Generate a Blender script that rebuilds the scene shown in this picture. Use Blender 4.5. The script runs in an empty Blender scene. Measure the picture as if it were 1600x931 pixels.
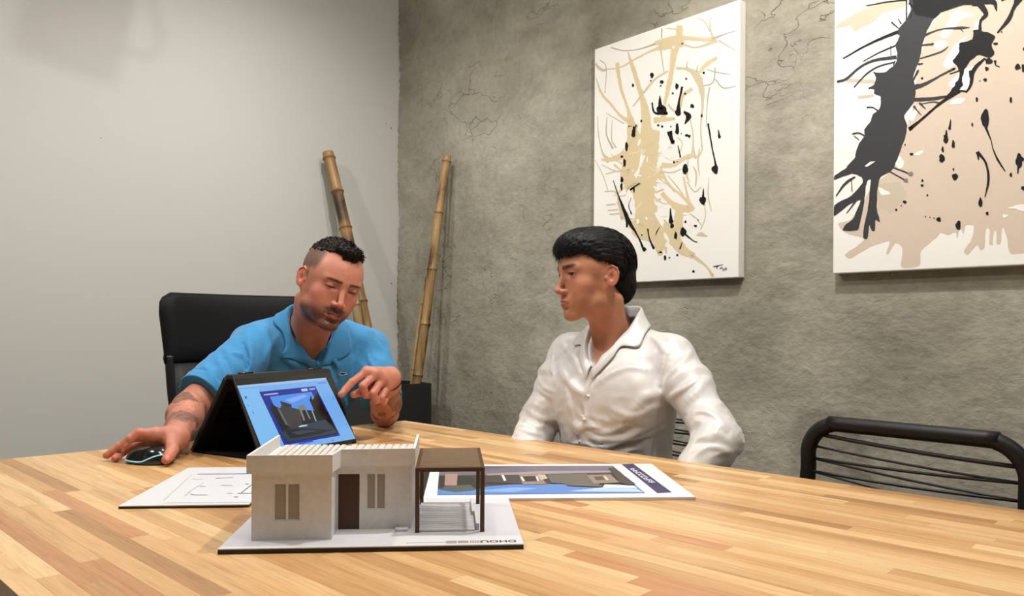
import bpy, bmesh, math, random
import numpy as np
from mathutils import Vector, Matrix, Euler
random.seed(7)
RNG = np.random.RandomState(5)
SC = bpy.context.scene
COL = SC.collection
PI = math.pi

# ------------------------------------------------------------------ camera
FPX, PX, PY = 1200.0, 800.0, 508.0          # focal length and principal point in the 1600x931 frame
ROLL = math.radians(0.35)
CAM = Vector((0.0, 0.0, 1.05))
YAW = math.radians(47.5)
FW = Vector((-math.sin(YAW), math.cos(YAW), 0))
RT = Vector((math.cos(YAW), math.sin(YAW), 0))
cd = bpy.data.cameras.new('camera'); co = bpy.data.objects.new('camera', cd); COL.objects.link(co)
cd.sensor_fit = 'HORIZONTAL'; cd.sensor_width = 36.0; cd.lens = 36.0 * FPX / 1600.0
cd.shift_y = (PY - 465.5) / 1600.0; cd.clip_start = 0.02
co.matrix_world = Matrix.Translation(CAM) @ Matrix.Rotation(YAW, 4, 'Z') @ Matrix.Rotation(PI/2, 4, 'X') @ Matrix.Rotation(ROLL, 4, 'Z')
SC.camera = co
SC.view_settings.view_transform = 'Standard'; SC.view_settings.look = 'None'
SC.view_settings.gamma = 1.0; SC.view_settings.use_curve_mapping = False
SC.view_settings.exposure = -0.2

def W(u, d, z):                              # metres right of / in front of the camera, height above the floor
    p = RT * u + FW * d
    return Vector((p.x, p.y, z))
def _ray(px, py):
    x, y = px - PX, PY - py
    return ((x*math.cos(ROLL) - y*math.sin(ROLL))/FPX, (x*math.sin(ROLL) + y*math.cos(ROLL))/FPX)
def at(px, py, d):                           # the place seen at a pixel, d metres in front
    a, b = _ray(px, py)
    return W(a*d, d, CAM.z + b*d)
def onz(px, py, z):                          # the place on a level plane seen at a pixel
    a, b = _ray(px, py)
    return at(px, py, (z - CAM.z)/b)
def ony(px, py, y):                          # the place on a plane of constant y
    a, b = _ray(px, py)
    return at(px, py, y/(RT.y*a + FW.y))
def onx(px, py, x):
    a, b = _ray(px, py)
    return at(px, py, x/(RT.x*a + FW.x))

# ------------------------------------------------------------------ world and light
wd = bpy.data.worlds.new('world'); SC.world = wd; wd.use_nodes = True
wd.node_tree.nodes['Background'].inputs[0].default_value = (0.9, 0.93, 1.0, 1)
wd.node_tree.nodes['Background'].inputs[1].default_value = 0.06

# ------------------------------------------------------------------ materials
def mat(name, col=(0.5, 0.5, 0.5), rough=0.5, metal=0.0, **kw):
    m = bpy.data.materials.new(name); m.use_nodes = True
    nt = m.node_tree; b = nt.nodes['Principled BSDF']
    b.inputs['Base Color'].default_value = (*col, 1)
    b.inputs['Roughness'].default_value = rough
    b.inputs['Metallic'].default_value = metal
    if 'spec' in kw: b.inputs['Specular IOR Level'].default_value = kw['spec']
    if 'sheen' in kw:
        b.inputs['Sheen Weight'].default_value = kw['sheen']; b.inputs['Sheen Roughness'].default_value = 0.4
    if 'coat' in kw:
        b.inputs['Coat Weight'].default_value = kw['coat']; b.inputs['Coat Roughness'].default_value = kw.get('coat_rough', 0.1)
    if 'sss' in kw:
        b.inputs['Subsurface Weight'].default_value = kw['sss']
        b.inputs['Subsurface Radius'].default_value = (0.012, 0.004, 0.002)
        b.inputs['Subsurface Scale'].default_value = 1.0
    if 'emit' in kw:
        b.inputs['Emission Color'].default_value = (*kw['emit'], 1); b.inputs['Emission Strength'].default_value = kw.get('es', 1.0)
    if 'alpha' in kw: b.inputs['Alpha'].default_value = kw['alpha']
    return m
def nd(m, typ, **props):
    n = m.node_tree.nodes.new(typ)
    for k, v in props.items(): setattr(n, k, v)
    return n
def lk(m, a, b): m.node_tree.links.new(a, b)
def bsdf(m): return m.node_tree.nodes['Principled BSDF']
def coords(m, scale=(1, 1, 1), kind='Object', rot=(0, 0, 0)):
    t = nd(m, 'ShaderNodeTexCoord'); mp = nd(m, 'ShaderNodeMapping')
    mp.inputs['Scale'].default_value = scale; mp.inputs['Rotation'].default_value = rot
    lk(m, t.outputs[kind], mp.inputs[0]); return mp.outputs[0]
def noise(m, vec, scale, detail=4, rough=0.55, dist=0.0):
    n = nd(m, 'ShaderNodeTexNoise'); n.inputs['Scale'].default_value = scale
    n.inputs['Detail'].default_value = detail; n.inputs['Roughness'].default_value = rough
    n.inputs['Distortion'].default_value = dist
    if vec is not None: lk(m, vec, n.inputs['Vector'])
    return n.outputs[0]
def ramp(m, fac, stops):
    r = nd(m, 'ShaderNodeValToRGB'); cr = r.color_ramp
    while len(cr.elements) < len(stops): cr.elements.new(0.5)
    for e, (p, c) in zip(cr.elements, stops):
        e.position = p; e.color = (*c, 1) if len(c) == 3 else c
    lk(m, fac, r.inputs[0]); return r.outputs[0]
def mixc(m, a, b, fac=0.5, mode='MIX'):
    n = nd(m, 'ShaderNodeMix', data_type='RGBA', blend_type=mode)
    for s, v in ((n.inputs[0], fac), (n.inputs[6], a), (n.inputs[7], b)):
        if hasattr(v, 'is_linked') or hasattr(v, 'links'): lk(m, v, s)
        else: s.default_value = v if not isinstance(v, tuple) or len(v) == 4 else (*v, 1)
    return n.outputs[2]
def mth(m, op, a, b=0.0):
    n = nd(m, 'ShaderNodeMath', operation=op)
    for s, v in ((n.inputs[0], a), (n.inputs[1], b)):
        if isinstance(v, (int, float)): s.default_value = v
        else: lk(m, v, s)
    return n.outputs[0]
def bump(m, h, strength=0.3, dist=0.002, prev=None):
    b = nd(m, 'ShaderNodeBump'); b.inputs['Strength'].default_value = strength; b.inputs['Distance'].default_value = dist
    lk(m, h, b.inputs['Height'])
    if prev is not None: lk(m, prev, b.inputs['Normal'])
    lk(m, b.outputs[0], bsdf(m).inputs['Normal']); return b.outputs[0]
def attr(m, name='Col'):
    a = nd(m, 'ShaderNodeVertexColor'); a.layer_name = name; return a.outputs[0]

# ------------------------------------------------------------------ objects
def props(o, label=None, cat=None, group=None, kind=None):
    if label: o['label'] = label
    if cat: o['category'] = cat
    if group: o['group'] = group
    if kind: o['kind'] = kind
    return o
def empty(name, loc=(0, 0, 0), rz=0.0, label=None, cat=None, group=None):
    o = bpy.data.objects.new(name, None); COL.objects.link(o)
    o.empty_display_size = 0.1; o.location = loc; o.rotation_euler = (0, 0, rz)
    o['_mw'] = 0
    del o['_mw']
    return props(o, label, cat, group)
def wmat(o):                                 # world matrix without a depsgraph update
    m = Matrix.LocRotScale(o.location, o.rotation_euler, o.scale) if o.type != 'CAMERA' else o.matrix_world
    return wmat(o.parent) @ m if o.parent else m
def link(name, me, m=None, parent=None, world=False, smooth=False, **kw):
    o = bpy.data.objects.new(name, me); COL.objects.link(o)
    if m is not None and not me.materials:
        for k in (m if isinstance(m, (list, tuple)) else [m]): me.materials.append(k)
    if parent is not None:
        o.parent = parent
        if world:
            me.transform(wmat(parent).inverted())
    if smooth: me.polygons.foreach_set('use_smooth', [True]*len(me.polygons))
    return props(o, **kw)
def bm_mesh(bm, name):
    me = bpy.data.meshes.new(name); bm.to_mesh(me); bm.free(); return me
def obj(name, bm, m=None, parent=None, **kw):
    return link(name, bm_mesh(bm, name), m, parent, **kw)
def box(bm, lo, hi, bev=0.0, mtx=None, seg=1):
    r = bmesh.ops.create_cube(bm, size=1.0); vs = r['verts']
    lo, hi = Vector(lo), Vector(hi)
    for v in vs: v.co = Vector([lo[i] + (v.co[i] + 0.5)*(hi[i]-lo[i]) for i in range(3)])
    if bev > 0:
        es = list({e for v in vs for e in v.link_edges})
        g = bmesh.ops.bevel(bm, geom=es, offset=bev, segments=seg, affect='EDGES', profile=0.5)
        vs = list({v for f in g['faces'] for v in f.verts} | {v for v in vs if v.is_valid})
    if mtx is not None:
        seen = set(); st = list(vs)
        while st:
            v = st.pop()
            if v in seen: continue
            seen.add(v)
            for e in v.link_edges: st.append(e.other_vert(v))
        for v in seen: v.co = mtx @ v.co
    return vs
def boxo(name, lo, hi, m, parent=None, bev=0.0, seg=1, **kw):
    bm = bmesh.new(); box(bm, lo, hi, bev, seg=seg); return obj(name, bm, m, parent, **kw)
def catmull(pts, n=8):
    P = [Vector(p) for p in pts]; P = [P[0]*2-P[1]] + P + [P[-1]*2-P[-2]]; out = []
    for i in range(1, len(P)-2):
        for k in range(n):
            t = k/n; a, b, c, d = P[i-1:i+3]
            out.append(0.5*((2*b) + (c-a)*t + (2*a-5*b+4*c-d)*t*t + (3*b-a-3*c+d)*t**3))
    out.append(P[-2].copy()); return out
def tube(bm, pts, r, seg=10, caps=True, closed=False, flat=1.0, up=None):
    """a tube along points; r a number or a list; flat squeezes it along its binormal"""
    P = [Vector(p) for p in pts]; n = len(P)
    R = r if hasattr(r, '__len__') else [r]*n
    rings = []; nrm = None
    for i in range(n):
        if closed: t = (P[(i+1) % n] - P[i-1]).normalized()
        else: t = (P[min(i+1, n-1)] - P[max(i-1, 0)]).normalized()
        if up is not None: nrm = (Vector(up) - t*Vector(up).dot(t)).normalized()
        elif nrm is None: nrm = t.orthogonal().normalized()
        else: nrm = (nrm - t*nrm.dot(t)).normalized()
        b = t.cross(nrm)
        rings.append([bm.verts.new(P[i] + (nrm*math.cos(2*PI*k/seg)*R[i] + b*math.sin(2*PI*k/seg)*R[i]*flat)) for k in range(seg)])
    for i in range(n if closed else n-1):
        a, c = rings[i], rings[(i+1) % n]
        for k in range(seg): bm.faces.new((a[k], a[(k+1) % seg], c[(k+1) % seg], c[k]))
    if caps and not closed:
        bm.faces.new(rings[0][::-1]); bm.faces.new(rings[-1])
    return rings
def tubeo(name, pts, r, m, parent=None, seg=10, **kw):
    bm = bmesh.new(); flat = kw.pop('flat', 1.0); up = kw.pop('up', None); closed = kw.pop('closed', False)
    tube(bm, pts, r, seg, flat=flat, up=up, closed=closed); bmesh.ops.recalc_face_normals(bm, faces=bm.faces)
    return obj(name, bm, m, parent, smooth=True, **kw)
def fc_mesh(name, polys, cols=None):
    """polys: list of point lists (3-D); cols: a colour each -> mesh with a colour attribute"""
    vs, fs, cc = [], [], []
    for i, p in enumerate(polys):
        b = len(vs); vs += [tuple(q) for q in p]; fs.append(list(range(b, b+len(p))))
        if cols: cc += [cols[i]]*len(p)
    me = bpy.data.meshes.new(name); me.from_pydata(vs, [], fs)
    if cols:
        a = me.color_attributes.new('Col', 'FLOAT_COLOR', 'POINT')
        a.data.foreach_set('color', np.array([(*c, 1.0) for c in cc], dtype=np.float32).ravel())
    return me
def srgb(r, g, b):
    f = lambda c: (c/255/12.92) if c/255 <= 0.04045 else ((c/255+0.055)/1.055)**2.4
    return (f(r), f(g), f(b))
def text_mesh(s, size, name='lettering', depth=0.0003, fat=0.0):
    c = bpy.data.curves.new('t', 'FONT'); c.body = s; c.size = size; c.extrude = depth; c.resolution_u = 3; c.offset = fat
    o = bpy.data.objects.new('t', c); me = bpy.data.meshes.new_from_object(o)
    bpy.data.objects.remove(o); me.name = name; return me

# ------------------------------------------------------------------ signed-distance modelling (numpy)
def V(p): return np.array(p, dtype=np.float32)
def vnoise(p, scale, seed=0):                # smooth value noise, about -1..1
    q = p*scale + seed*17.13
    i = np.floor(q).astype(np.int64); f = q - i; f = f*f*(3-2*f)
    def h(dx, dy, dz):
        n = (i[..., 0]+dx)*73856093 ^ (i[..., 1]+dy)*19349663 ^ (i[..., 2]+dz)*83492791
        n = (n ^ (n >> 13))*1274126177 & 0x7fffffff
        return (n % 65521)/32760.5 - 1.0
    r = 0
    for dx in (0, 1):
        for dy in (0, 1):
            for dz in (0, 1):
                w = (f[..., 0] if dx else 1-f[..., 0])*(f[..., 1] if dy else 1-f[..., 1])*(f[..., 2] if dz else 1-f[..., 2])
                r = r + w*h(dx, dy, dz)
    return r.astype(np.float32)
def d_cone(p, a, b, ra, rb):
    a, b = V(a), V(b); ab = b-a; ap = p-a
    t = np.clip((ap @ ab)/(ab @ ab + 1e-12), 0, 1)
    return np.linalg.norm(ap - t[..., None]*ab, axis=-1) - (ra + (rb-ra)*t)
def d_ell(p, c, r, R=None):
    q = p - V(c)
    if R is not None: q = q @ np.array(R, dtype=np.float32)      # R columns = ellipsoid axes
    r = V(r); k0 = np.linalg.norm(q/r, axis=-1); k1 = np.linalg.norm(q/(r*r), axis=-1)
    return k0*(k0-1)/np.maximum(k1, 1e-6)
def d_box(p, c, h, rad=0.0, R=None):
    q = p - V(c)
    if R is not None: q = q @ np.array(R, dtype=np.float32)
    q = np.abs(q) - (V(h)-rad)
    return np.linalg.norm(np.maximum(q, 0), axis=-1) + np.minimum(q.max(-1), 0) - rad
def smin(a, b, k):
    if k <= 0: return np.minimum(a, b)
    h = np.maximum(k-np.abs(a-b), 0)/k
    return np.minimum(a, b) - h*h*k*0.25
def smax(a, b, k): return -smin(-a, -b, k)
class Sdf:
    """an ordered list of smooth-joined shapes, each with bounds so that far points are skipped"""
    def __init__(s): s.ops = []
    def add(s, fn, c, rad, k=0.01, op='u'): s.ops.append((fn, V(c), rad, k, op)); return s
    def cone(s, a, b, ra, rb, k=0.01, op='u'):
        a, b = V(a), V(b); return s.add(lambda p: d_cone(p, a, b, ra, rb), (a+b)/2, np.linalg.norm(b-a)/2+max(ra, rb), k, op)
    def chain(s, pts, rs, k=0.008, op='u'):
        for i in range(len(pts)-1): s.cone(pts[i], pts[i+1], rs[i], rs[i+1], k, op)
        return s
    def ell(s, c, r, R=None, k=0.01, op='u'): return s.add(lambda p: d_ell(p, c, r, R), c, max(r), k, op)
    def box(s, c, h, rad=0.0, R=None, k=0.01, op='u'): return s.add(lambda p: d_box(p, c, h, rad, R), c, float(np.linalg.norm(h)), k, op)
    def __call__(s, p):
        d = np.full(p.shape[:-1], 9.0, dtype=np.float32)
        for fn, c, rad, k, op in s.ops:
            m = np.linalg.norm(p-c, axis=-1) < rad + 0.09 + k
            if not m.any(): continue
            e = fn(p[m]).astype(np.float32); x = d[m]
            d[m] = smin(x, e, k) if op == 'u' else smax(x, -e, k) if op == 's' else smax(x, e, k)
        return d
def surface(fn, lo, hi, h):
    """surface nets on a sparse-evaluated grid -> verts, quads"""
    lo, hi = V(lo), V(hi); B = 8
    nb = np.ceil((hi-lo)/(h*B)).astype(int); n = nb*B+1
    vol = np.full(tuple(n), 1.0, dtype=np.float32)
    g = [lo[i]+(np.arange(nb[i])+0.5)*h*B for i in range(3)]
    cc = np.stack(np.meshgrid(*g, indexing='ij'), -1).reshape(-1, 3).astype(np.float32)
    dc = fn(cc); act = np.abs(dc) < h*B*0.87*1.5 + 0.004
    vol_b = np.repeat(np.repeat(np.repeat(np.sign(dc).reshape(tuple(nb)), B, 0), B, 1), B, 2)
    vol[:-1, :-1, :-1] = vol_b
    idx = np.stack(np.unravel_index(np.nonzero(act)[0], tuple(nb)), -1)
    r = np.arange(B+1); off = np.stack(np.meshgrid(r, r, r, indexing='ij'), -1).reshape(-1, 3)
    for s0 in range(0, len(idx), 400):
        ii = idx[s0:s0+400, None, :]*B + off[None]
        p = lo + ii.astype(np.float32)*h
        v = fn(p.reshape(-1, 3)).reshape(ii.shape[:2])
        vol[ii[..., 0], ii[..., 1], ii[..., 2]] = v
    vol[0], vol[-1] = 1, 1; vol[:, 0], vol[:, -1] = 1, 1; vol[:, :, 0], vol[:, :, -1] = 1, 1
    s = vol < 0
    c = np.zeros(tuple(n-1), dtype=np.int8)
    for dx in (0, 1):
        for dy in (0, 1):
            for dz in (0, 1): c += s[dx:n[0]-1+dx, dy:n[1]-1+dy, dz:n[2]-1+dz]
    cells = np.argwhere((c > 0) & (c < 8)); vid = np.full(tuple(n-1), -1, dtype=np.int64)
    vid[cells[:, 0], cells[:, 1], cells[:, 2]] = np.arange(len(cells))
    acc = np.zeros((len(cells), 3), dtype=np.float32); cnt = np.zeros(len(cells), dtype=np.float32)
    cor = [(x, y, z) for x in (0, 1) for y in (0, 1) for z in (0, 1)]
    vals = {q: vol[cells[:, 0]+q[0], cells[:, 1]+q[1], cells[:, 2]+q[2]] for q in cor}
    for q in cor:
        for ax in range(3):
            if q[ax]: continue
            q2 = list(q); q2[ax] = 1; a, b = vals[q], vals[tuple(q2)]
            m = (a < 0) != (b < 0); t = np.where(m, a/np.where(a-b == 0, 1, a-b), 0)
            pt = np.tile(np.array(q, dtype=np.float32), (len(cells), 1)); pt[:, ax] = t
            acc[m] += pt[m]; cnt[m] += 1
    verts = lo + (cells + acc/np.maximum(cnt, 1)[:, None])*h
    quads = []
    for ax in range(3):
        a1, a2 = (ax+1) % 3, (ax+2) % 3
        sl = [slice(None)]*3; sl2 = [slice(None)]*3; sl[ax] = slice(0, -1); sl2[ax] = slice(1, None)
        e = np.argwhere(s[tuple(sl)] != s[tuple(sl2)])
        e = e[(e[:, a1] > 0) & (e[:, a2] > 0) & (e[:, a1] < n[a1]-1) & (e[:, a2] < n[a2]-1)]
        if not len(e): continue
        def at_(d1, d2):
            q = e.copy(); q[:, a1] -= d1; q[:, a2] -= d2; return vid[q[:, 0], q[:, 1], q[:, 2]]
        f = np.stack([at_(0, 0), at_(1, 0), at_(1, 1), at_(0, 1)], -1)
        inside = s[e[:, 0], e[:, 1], e[:, 2]]
        f[~inside] = f[~inside][:, ::-1]
        quads.append(f)
    quads = np.concatenate(quads) if quads else np.zeros((0, 4), int)
    quads = quads[(quads >= 0).all(1)]
    return verts.astype(np.float32), quads
def np_mesh(name, verts, quads, cols=None, uv=None):
    me = bpy.data.meshes.new(name)
    me.vertices.add(len(verts)); me.vertices.foreach_set('co', np.asarray(verts, dtype=np.float32).ravel())
    me.loops.add(len(quads)*4); me.loops.foreach_set('vertex_index', np.asarray(quads, dtype=np.int32).ravel())
    me.polygons.add(len(quads)); me.polygons.foreach_set('loop_start', np.arange(0, len(quads)*4, 4, dtype=np.int32))
    me.update(calc_edges=True); me.validate()
    if cols is not None:
        a = me.color_attributes.new('Col', 'FLOAT_COLOR', 'POINT')
        c = np.ones((len(verts), 4), dtype=np.float32); c[:, :3] = cols
        a.data.foreach_set('color', c.ravel())
    me.polygons.foreach_set('use_smooth', np.ones(len(me.polygons), dtype=bool))
    return me
def join_vq(parts):
    vs, qs, b = [], [], 0
    for v, q in parts: vs.append(v); qs.append(q+b); b += len(v)
    return np.concatenate(vs), np.concatenate(qs)
def sstep(a, b, x):
    t = np.clip((x-a)/(b-a), 0, 1); return t*t*(3-2*t)
def settle(fn, p, off, n=5):
    """move a point along the solid's gradient until it lies off metres outside the surface"""
    q = V(p[:]); e = 0.0012
    for _ in range(n):
        X = np.array([q, q+V((e, 0, 0)), q-V((e, 0, 0)), q+V((0, e, 0)), q-V((0, e, 0)), q+V((0, 0, e)), q-V((0, 0, e))]); v = fn(X)
        g = V((v[1]-v[2], v[3]-v[4], v[5]-v[6]))/(2*e); L = float(np.linalg.norm(g))
        if L < 1e-3: break
        q = q - g/L*(v[0]-off)*0.9
    return Vector(q.tolist())
def lift(fn, p, off):
    """push a point out only if it is nearer than off to the solid"""
    return settle(fn, p, off) if float(fn(V(p[:])[None])[0]) < off else Vector(p)
# ------------------------------------------------------------------ lamps (the fixtures are built with the ceiling)
WX, WY, CZ = -3.27, 2.20, 2.78               # white wall, concrete wall, ceiling height
def lamp(name, kind, loc, power, size=0.1, col=(1.0, 0.87, 0.72), aim=None, spread=None, blend=0.6):
    l = bpy.data.lights.new(name, kind); l.energy = power; l.color = col
    o = bpy.data.objects.new(name, l); COL.objects.link(o); o.location = loc
    if kind == 'AREA':
        l.shape = 'DISK' if not isinstance(size, tuple) else 'RECTANGLE'
        if isinstance(size, tuple): l.size, l.size_y = size
        else: l.size = size
        if spread: l.spread = spread
    elif kind == 'SPOT': l.shadow_soft_size = size; l.spot_size = spread or 2.0; l.spot_blend = blend
    else: l.shadow_soft_size = size
    if aim is not None: o.rotation_euler = (Vector(aim)-Vector(loc)).to_track_quat('-Z', 'Y').to_euler()
    return o
SPOTS = [(-2.15, 1.30, 20, (-2.7, 1.2, 1.2)), (-0.75, 1.30, 16, (-0.95, 1.75, 1.0)), (0.7, 1.20, 12, (0.6, 1.6, 0.9)), (-2.05, -0.20, 30, (-2.1, 0.9, 0.9))]
LC = (1.0, 0.98, 0.945)
for x, y, p, aim in SPOTS:
    lamp('spot_light', 'SPOT', (x, y, CZ-0.155), p*2.6*1.12, 0.035, col=LC, aim=aim, spread=2.6, blend=0.9)
lamp('panel_light', 'AREA', (-0.9, 0.55, CZ-0.06), 11, (1.15, 0.28), col=(1.0, 0.985, 0.96))

lamp('projector_shadow_light', 'POINT', (SPOTS[1][0], SPOTS[1][1], CZ-0.16), 48, 0.03, col=LC)  # extra source at the second spotlight, added to throw the projector's shadow

# ------------------------------------------------------------------ materials of the room
M = {}
m = M['white_wall'] = mat('white_paint', srgb(198, 197, 191), 0.75, spec=0.3)
bump(m, noise(m, coords(m), 90, 3), 0.08, 0.001)
m = M['concrete'] = mat('trowelled_concrete', (0.3, 0.27, 0.22), 0.8, spec=0.25)
c1 = coords(m, (1, 1, 1)); c2 = coords(m, (1.0, 1, 1.5), rot=(0, 0.35, 0))
n1 = noise(m, c1, 1.3, 6, 0.6, 0.4); n2 = noise(m, c2, 4.5, 7, 0.6, 0.1); n3 = noise(m, c1, 40, 4)
b1 = ramp(m, n1, [(0.3, srgb(140, 135, 120)), (0.5, srgb(161, 156, 141)), (0.72, srgb(182, 177, 162))])
b2 = ramp(m, n2, [(0.32, (0.78, 0.78, 0.77)), (0.5, (0.95, 0.95, 0.95)), (0.7, (1.10, 1.10, 1.09))])
b3 = ramp(m, n3, [(0.3, (0.88, 0.88, 0.88)), (0.6, (1.03, 1.03, 1.03))])
cc = mixc(m, mixc(m, b1, b2, 1.0, 'MULTIPLY'), b3, 1.0, 'MULTIPLY')
vo = nd(m, 'ShaderNodeTexVoronoi', feature='DISTANCE_TO_EDGE'); vo.inputs['Scale'].default_value = 3.3
wv = nd(m, 'ShaderNodeVectorMath', operation='ADD'); nz = nd(m, 'ShaderNodeTexNoise'); nz.inputs['Scale'].default_value = 5; nz.inputs['Detail'].default_value = 5
lk(m, c2, nz.inputs['Vector']); sc_ = nd(m, 'ShaderNodeVectorMath', operation='SCALE'); sc_.inputs['Scale'].default_value = 0.7
lk(m, nz.outputs['Color'], sc_.inputs[0]); lk(m, sc_.outputs[0], wv.inputs[0]); lk(m, c2, wv.inputs[1]); lk(m, wv.outputs[0], vo.inputs['Vector'])
msk = ramp(m, noise(m, c1, 2.2, 3), [(0.5, (0, 0, 0)), (0.62, (1, 1, 1))])
crk = ramp(m, vo.outputs['Distance'], [(0.0, (1, 1, 1)), (0.014, (0, 0, 0))])
crk = mixc(m, crk, msk, 1.0, 'MULTIPLY')
cc = mixc(m, cc, srgb(88, 80, 66), mth(m, 'MULTIPLY', crk, 0.22))
lk(m, cc, bsdf(m).inputs['Base Color'])
h = mth(m, 'ADD', mth(m, 'MULTIPLY', n2, 1.0), mth(m, 'MULTIPLY', noise(m, c1, 15, 4, 0.5, 0.5), 0.22))
rdg = nd(m, 'ShaderNodeTexNoise'); rdg.noise_type = 'RIDGED_MULTIFRACTAL'; rdg.inputs['Scale'].default_value = 3.2; rdg.inputs['Detail'].default_value = 8; rdg.inputs['Roughness'].default_value = 0.62; rdg.inputs['Distortion'].default_value = 0.25
lk(m, c2, rdg.inputs['Vector'])
h = mth(m, 'ADD', h, mth(m, 'MULTIPLY', rdg.outputs[0], 0.5))
h = mth(m, 'SUBTRACT', h, mth(m, 'MULTIPLY', crk, 0.25))
pb = bump(m, h, 0.85, 0.02); bump(m, n3, 0.3, 0.002, pb)
m = M['floor'] = mat('grey_floor_tile', srgb(120, 112, 102), 0.45)
m = M['ceiling'] = mat('ceiling_paint', srgb(225, 222, 215), 0.85)
M['black_metal'] = mat('black_powder_coat', (0.004, 0.004, 0.0045), 0.5, spec=0.3)
M['white_metal'] = mat('white_enamel', (0.7, 0.7, 0.68), 0.4)
M['lamp_glass'] = mat('lamp_glass', (1, 1, 1), 0.4, emit=(1.0, 0.87, 0.7), es=9)
M['black_plastic'] = mat('black_plastic', (0.012, 0.012, 0.013), 0.42)

# ------------------------------------------------------------------ the room
X0, X1, Y0, Y1 = WX, 2.7, -2.4, WY
boxo('floor', (X0-0.12, Y0-0.1, -0.1), (X1+0.1, Y1+0.12, 0.0), M['floor'], kind='structure')
boxo('ceiling', (X0-0.12, Y0-0.1, CZ), (X1+0.1, Y1+0.12, CZ+0.1), M['ceiling'], kind='structure')
boxo('wall_left', (X0-0.12, Y0-0.1, 0.0), (X0, Y1+0.12, CZ), M['white_wall'], kind='structure')
boxo('wall_right', (X1, Y0-0.1, 0.0), (X1+0.1, Y1+0.12, CZ), M['white_wall'], kind='structure')
boxo('wall_front', (X0, Y0-0.1, 0.0), (X1, Y0, CZ), M['white_wall'], kind='structure')
wb = boxo('wall_back', (X0, Y1+0.008, 0.0), (X1, Y1+0.12, CZ), M['white_wall'], kind='structure')
# the trowelled concrete skin over the back wall, with a ragged edge in the corner
bm = bmesh.new(); rows = []
r_ = random.Random(3); z = 0.0; k = 0; NZ = 260
for i in range(NZ+1):
    z = CZ*i/NZ
    e = WX + 0.004 + 0.006*math.sin(z*9) + 0.009*abs(r_.random())*(1 if r_.random() < 0.75 else 2.2)
    rows.append([bm.verts.new((e, Y1+0.008, z)), bm.verts.new((e, Y1+0.0025*r_.random(), z)), bm.verts.new((e+0.012, Y1, z)), bm.verts.new((X1, Y1, z))])
for a, b in zip(rows, rows[1:]):
    for j in range(3): bm.faces.new((a[j], a[j+1], b[j+1], b[j]))
bmesh.ops.recalc_face_normals(bm, faces=bm.faces)
obj('concrete_render', bm, M['concrete'], wb)
# small chips of plaster on the white wall next to the corner
for (px, py, s) in ((603, 193, .006), (611, 200, .009), (612, 443, .007), (158, 216, .004)):
    p = onx(px, py, WX)
    bm = bmesh.new(); bmesh.ops.create_icosphere(bm, subdivisions=1, radius=s)
    for v in bm.verts: v.co = Vector((v.co.x*0.25, v.co.y*r_.uniform(.5, 1.1), v.co.z*r_.uniform(.5, 1.1))) + p
    obj('plaster_chip', bm, M['concrete'], bpy.data.objects['wall_left'])
boxo('baseboard_left', (X0, Y0, 0.0), (X0+0.012, Y1-0.012, 0.07), M['white_metal'], bev=0.003, kind='structure')
boxo('baseboard_back', (X0+0.012, Y1-0.012, 0.0), (X1, Y1, 0.07), M['white_metal'], bev=0.003, kind='structure')

# ------------------------------------------------------------------ lamps and projector on the ceiling (outside the frame)
for i, (x, y, p, aim) in enumerate(SPOTS):
    e = empty('ceiling_spotlight', (x, y, CZ), 0, ['white cylindrical ceiling spotlight above the far corner of the table', 'white cylindrical ceiling spotlight above the person in white', 'white cylindrical ceiling spotlight above the camera side table end', 'white cylindrical ceiling spotlight between the table and the front wall'][i], 'lamp', 'ceiling spotlights')
    tubeo('lamp_body', [(0, 0, -0.001), (0, 0, -0.13)], 0.042, M['white_metal'], e, 24)
    tubeo('lamp_lens', [(0, 0, -0.131), (0, 0, -0.136)], 0.036, M['lamp_glass'], e, 24)
e = empty('panel_lamp', (-0.9, 0.55, CZ), 0, 'long white panel lamp on the ceiling over the middle of the table', 'lamp')
bm = bmesh.new(); box(bm, (-0.6, -0.16, -0.045), (0.6, 0.16, -0.001), 0.004); obj('lamp_housing', bm, M['white_metal'], e)
bm = bmesh.new(); box(bm, (-0.58, -0.14, -0.05), (0.58, 0.14, -0.0455)); obj('diffuser', bm, M['lamp_glass'], e)

pj = empty('ceiling_projector', (-1.93, 1.03, 2.345), 0.1, 'small white projector hanging from the ceiling by a short pole', 'projector')  # unseen; inferred from its shadow on the white wall and shaped to cast it
bm = bmesh.new(); box(bm, (-0.08, -0.078, 0), (0.08, 0.078, 0.16), 0.015, Matrix.Rotation(-0.2, 4, 'X'), 2); obj('casing', bm, M['white_metal'], pj)
tubeo('pole', [(0, 0, 0.149), (0, 0, CZ-2.331)], 0.016, M['white_metal'], pj, 12)
tubeo('lens', [(0.0801, -0.02, 0.08), (0.105, -0.02, 0.08)], 0.026, M['black_plastic'], pj, 16)
tubeo('cable', catmull([(0, 0.082, 0.05), (0, 0.13, 0.035), (0, 0.15, 0.10), (0, 0.10, 0.22), (0.01, 0.03, 0.40)], 6), 0.006, M['black_plastic'], pj, 6)
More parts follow.
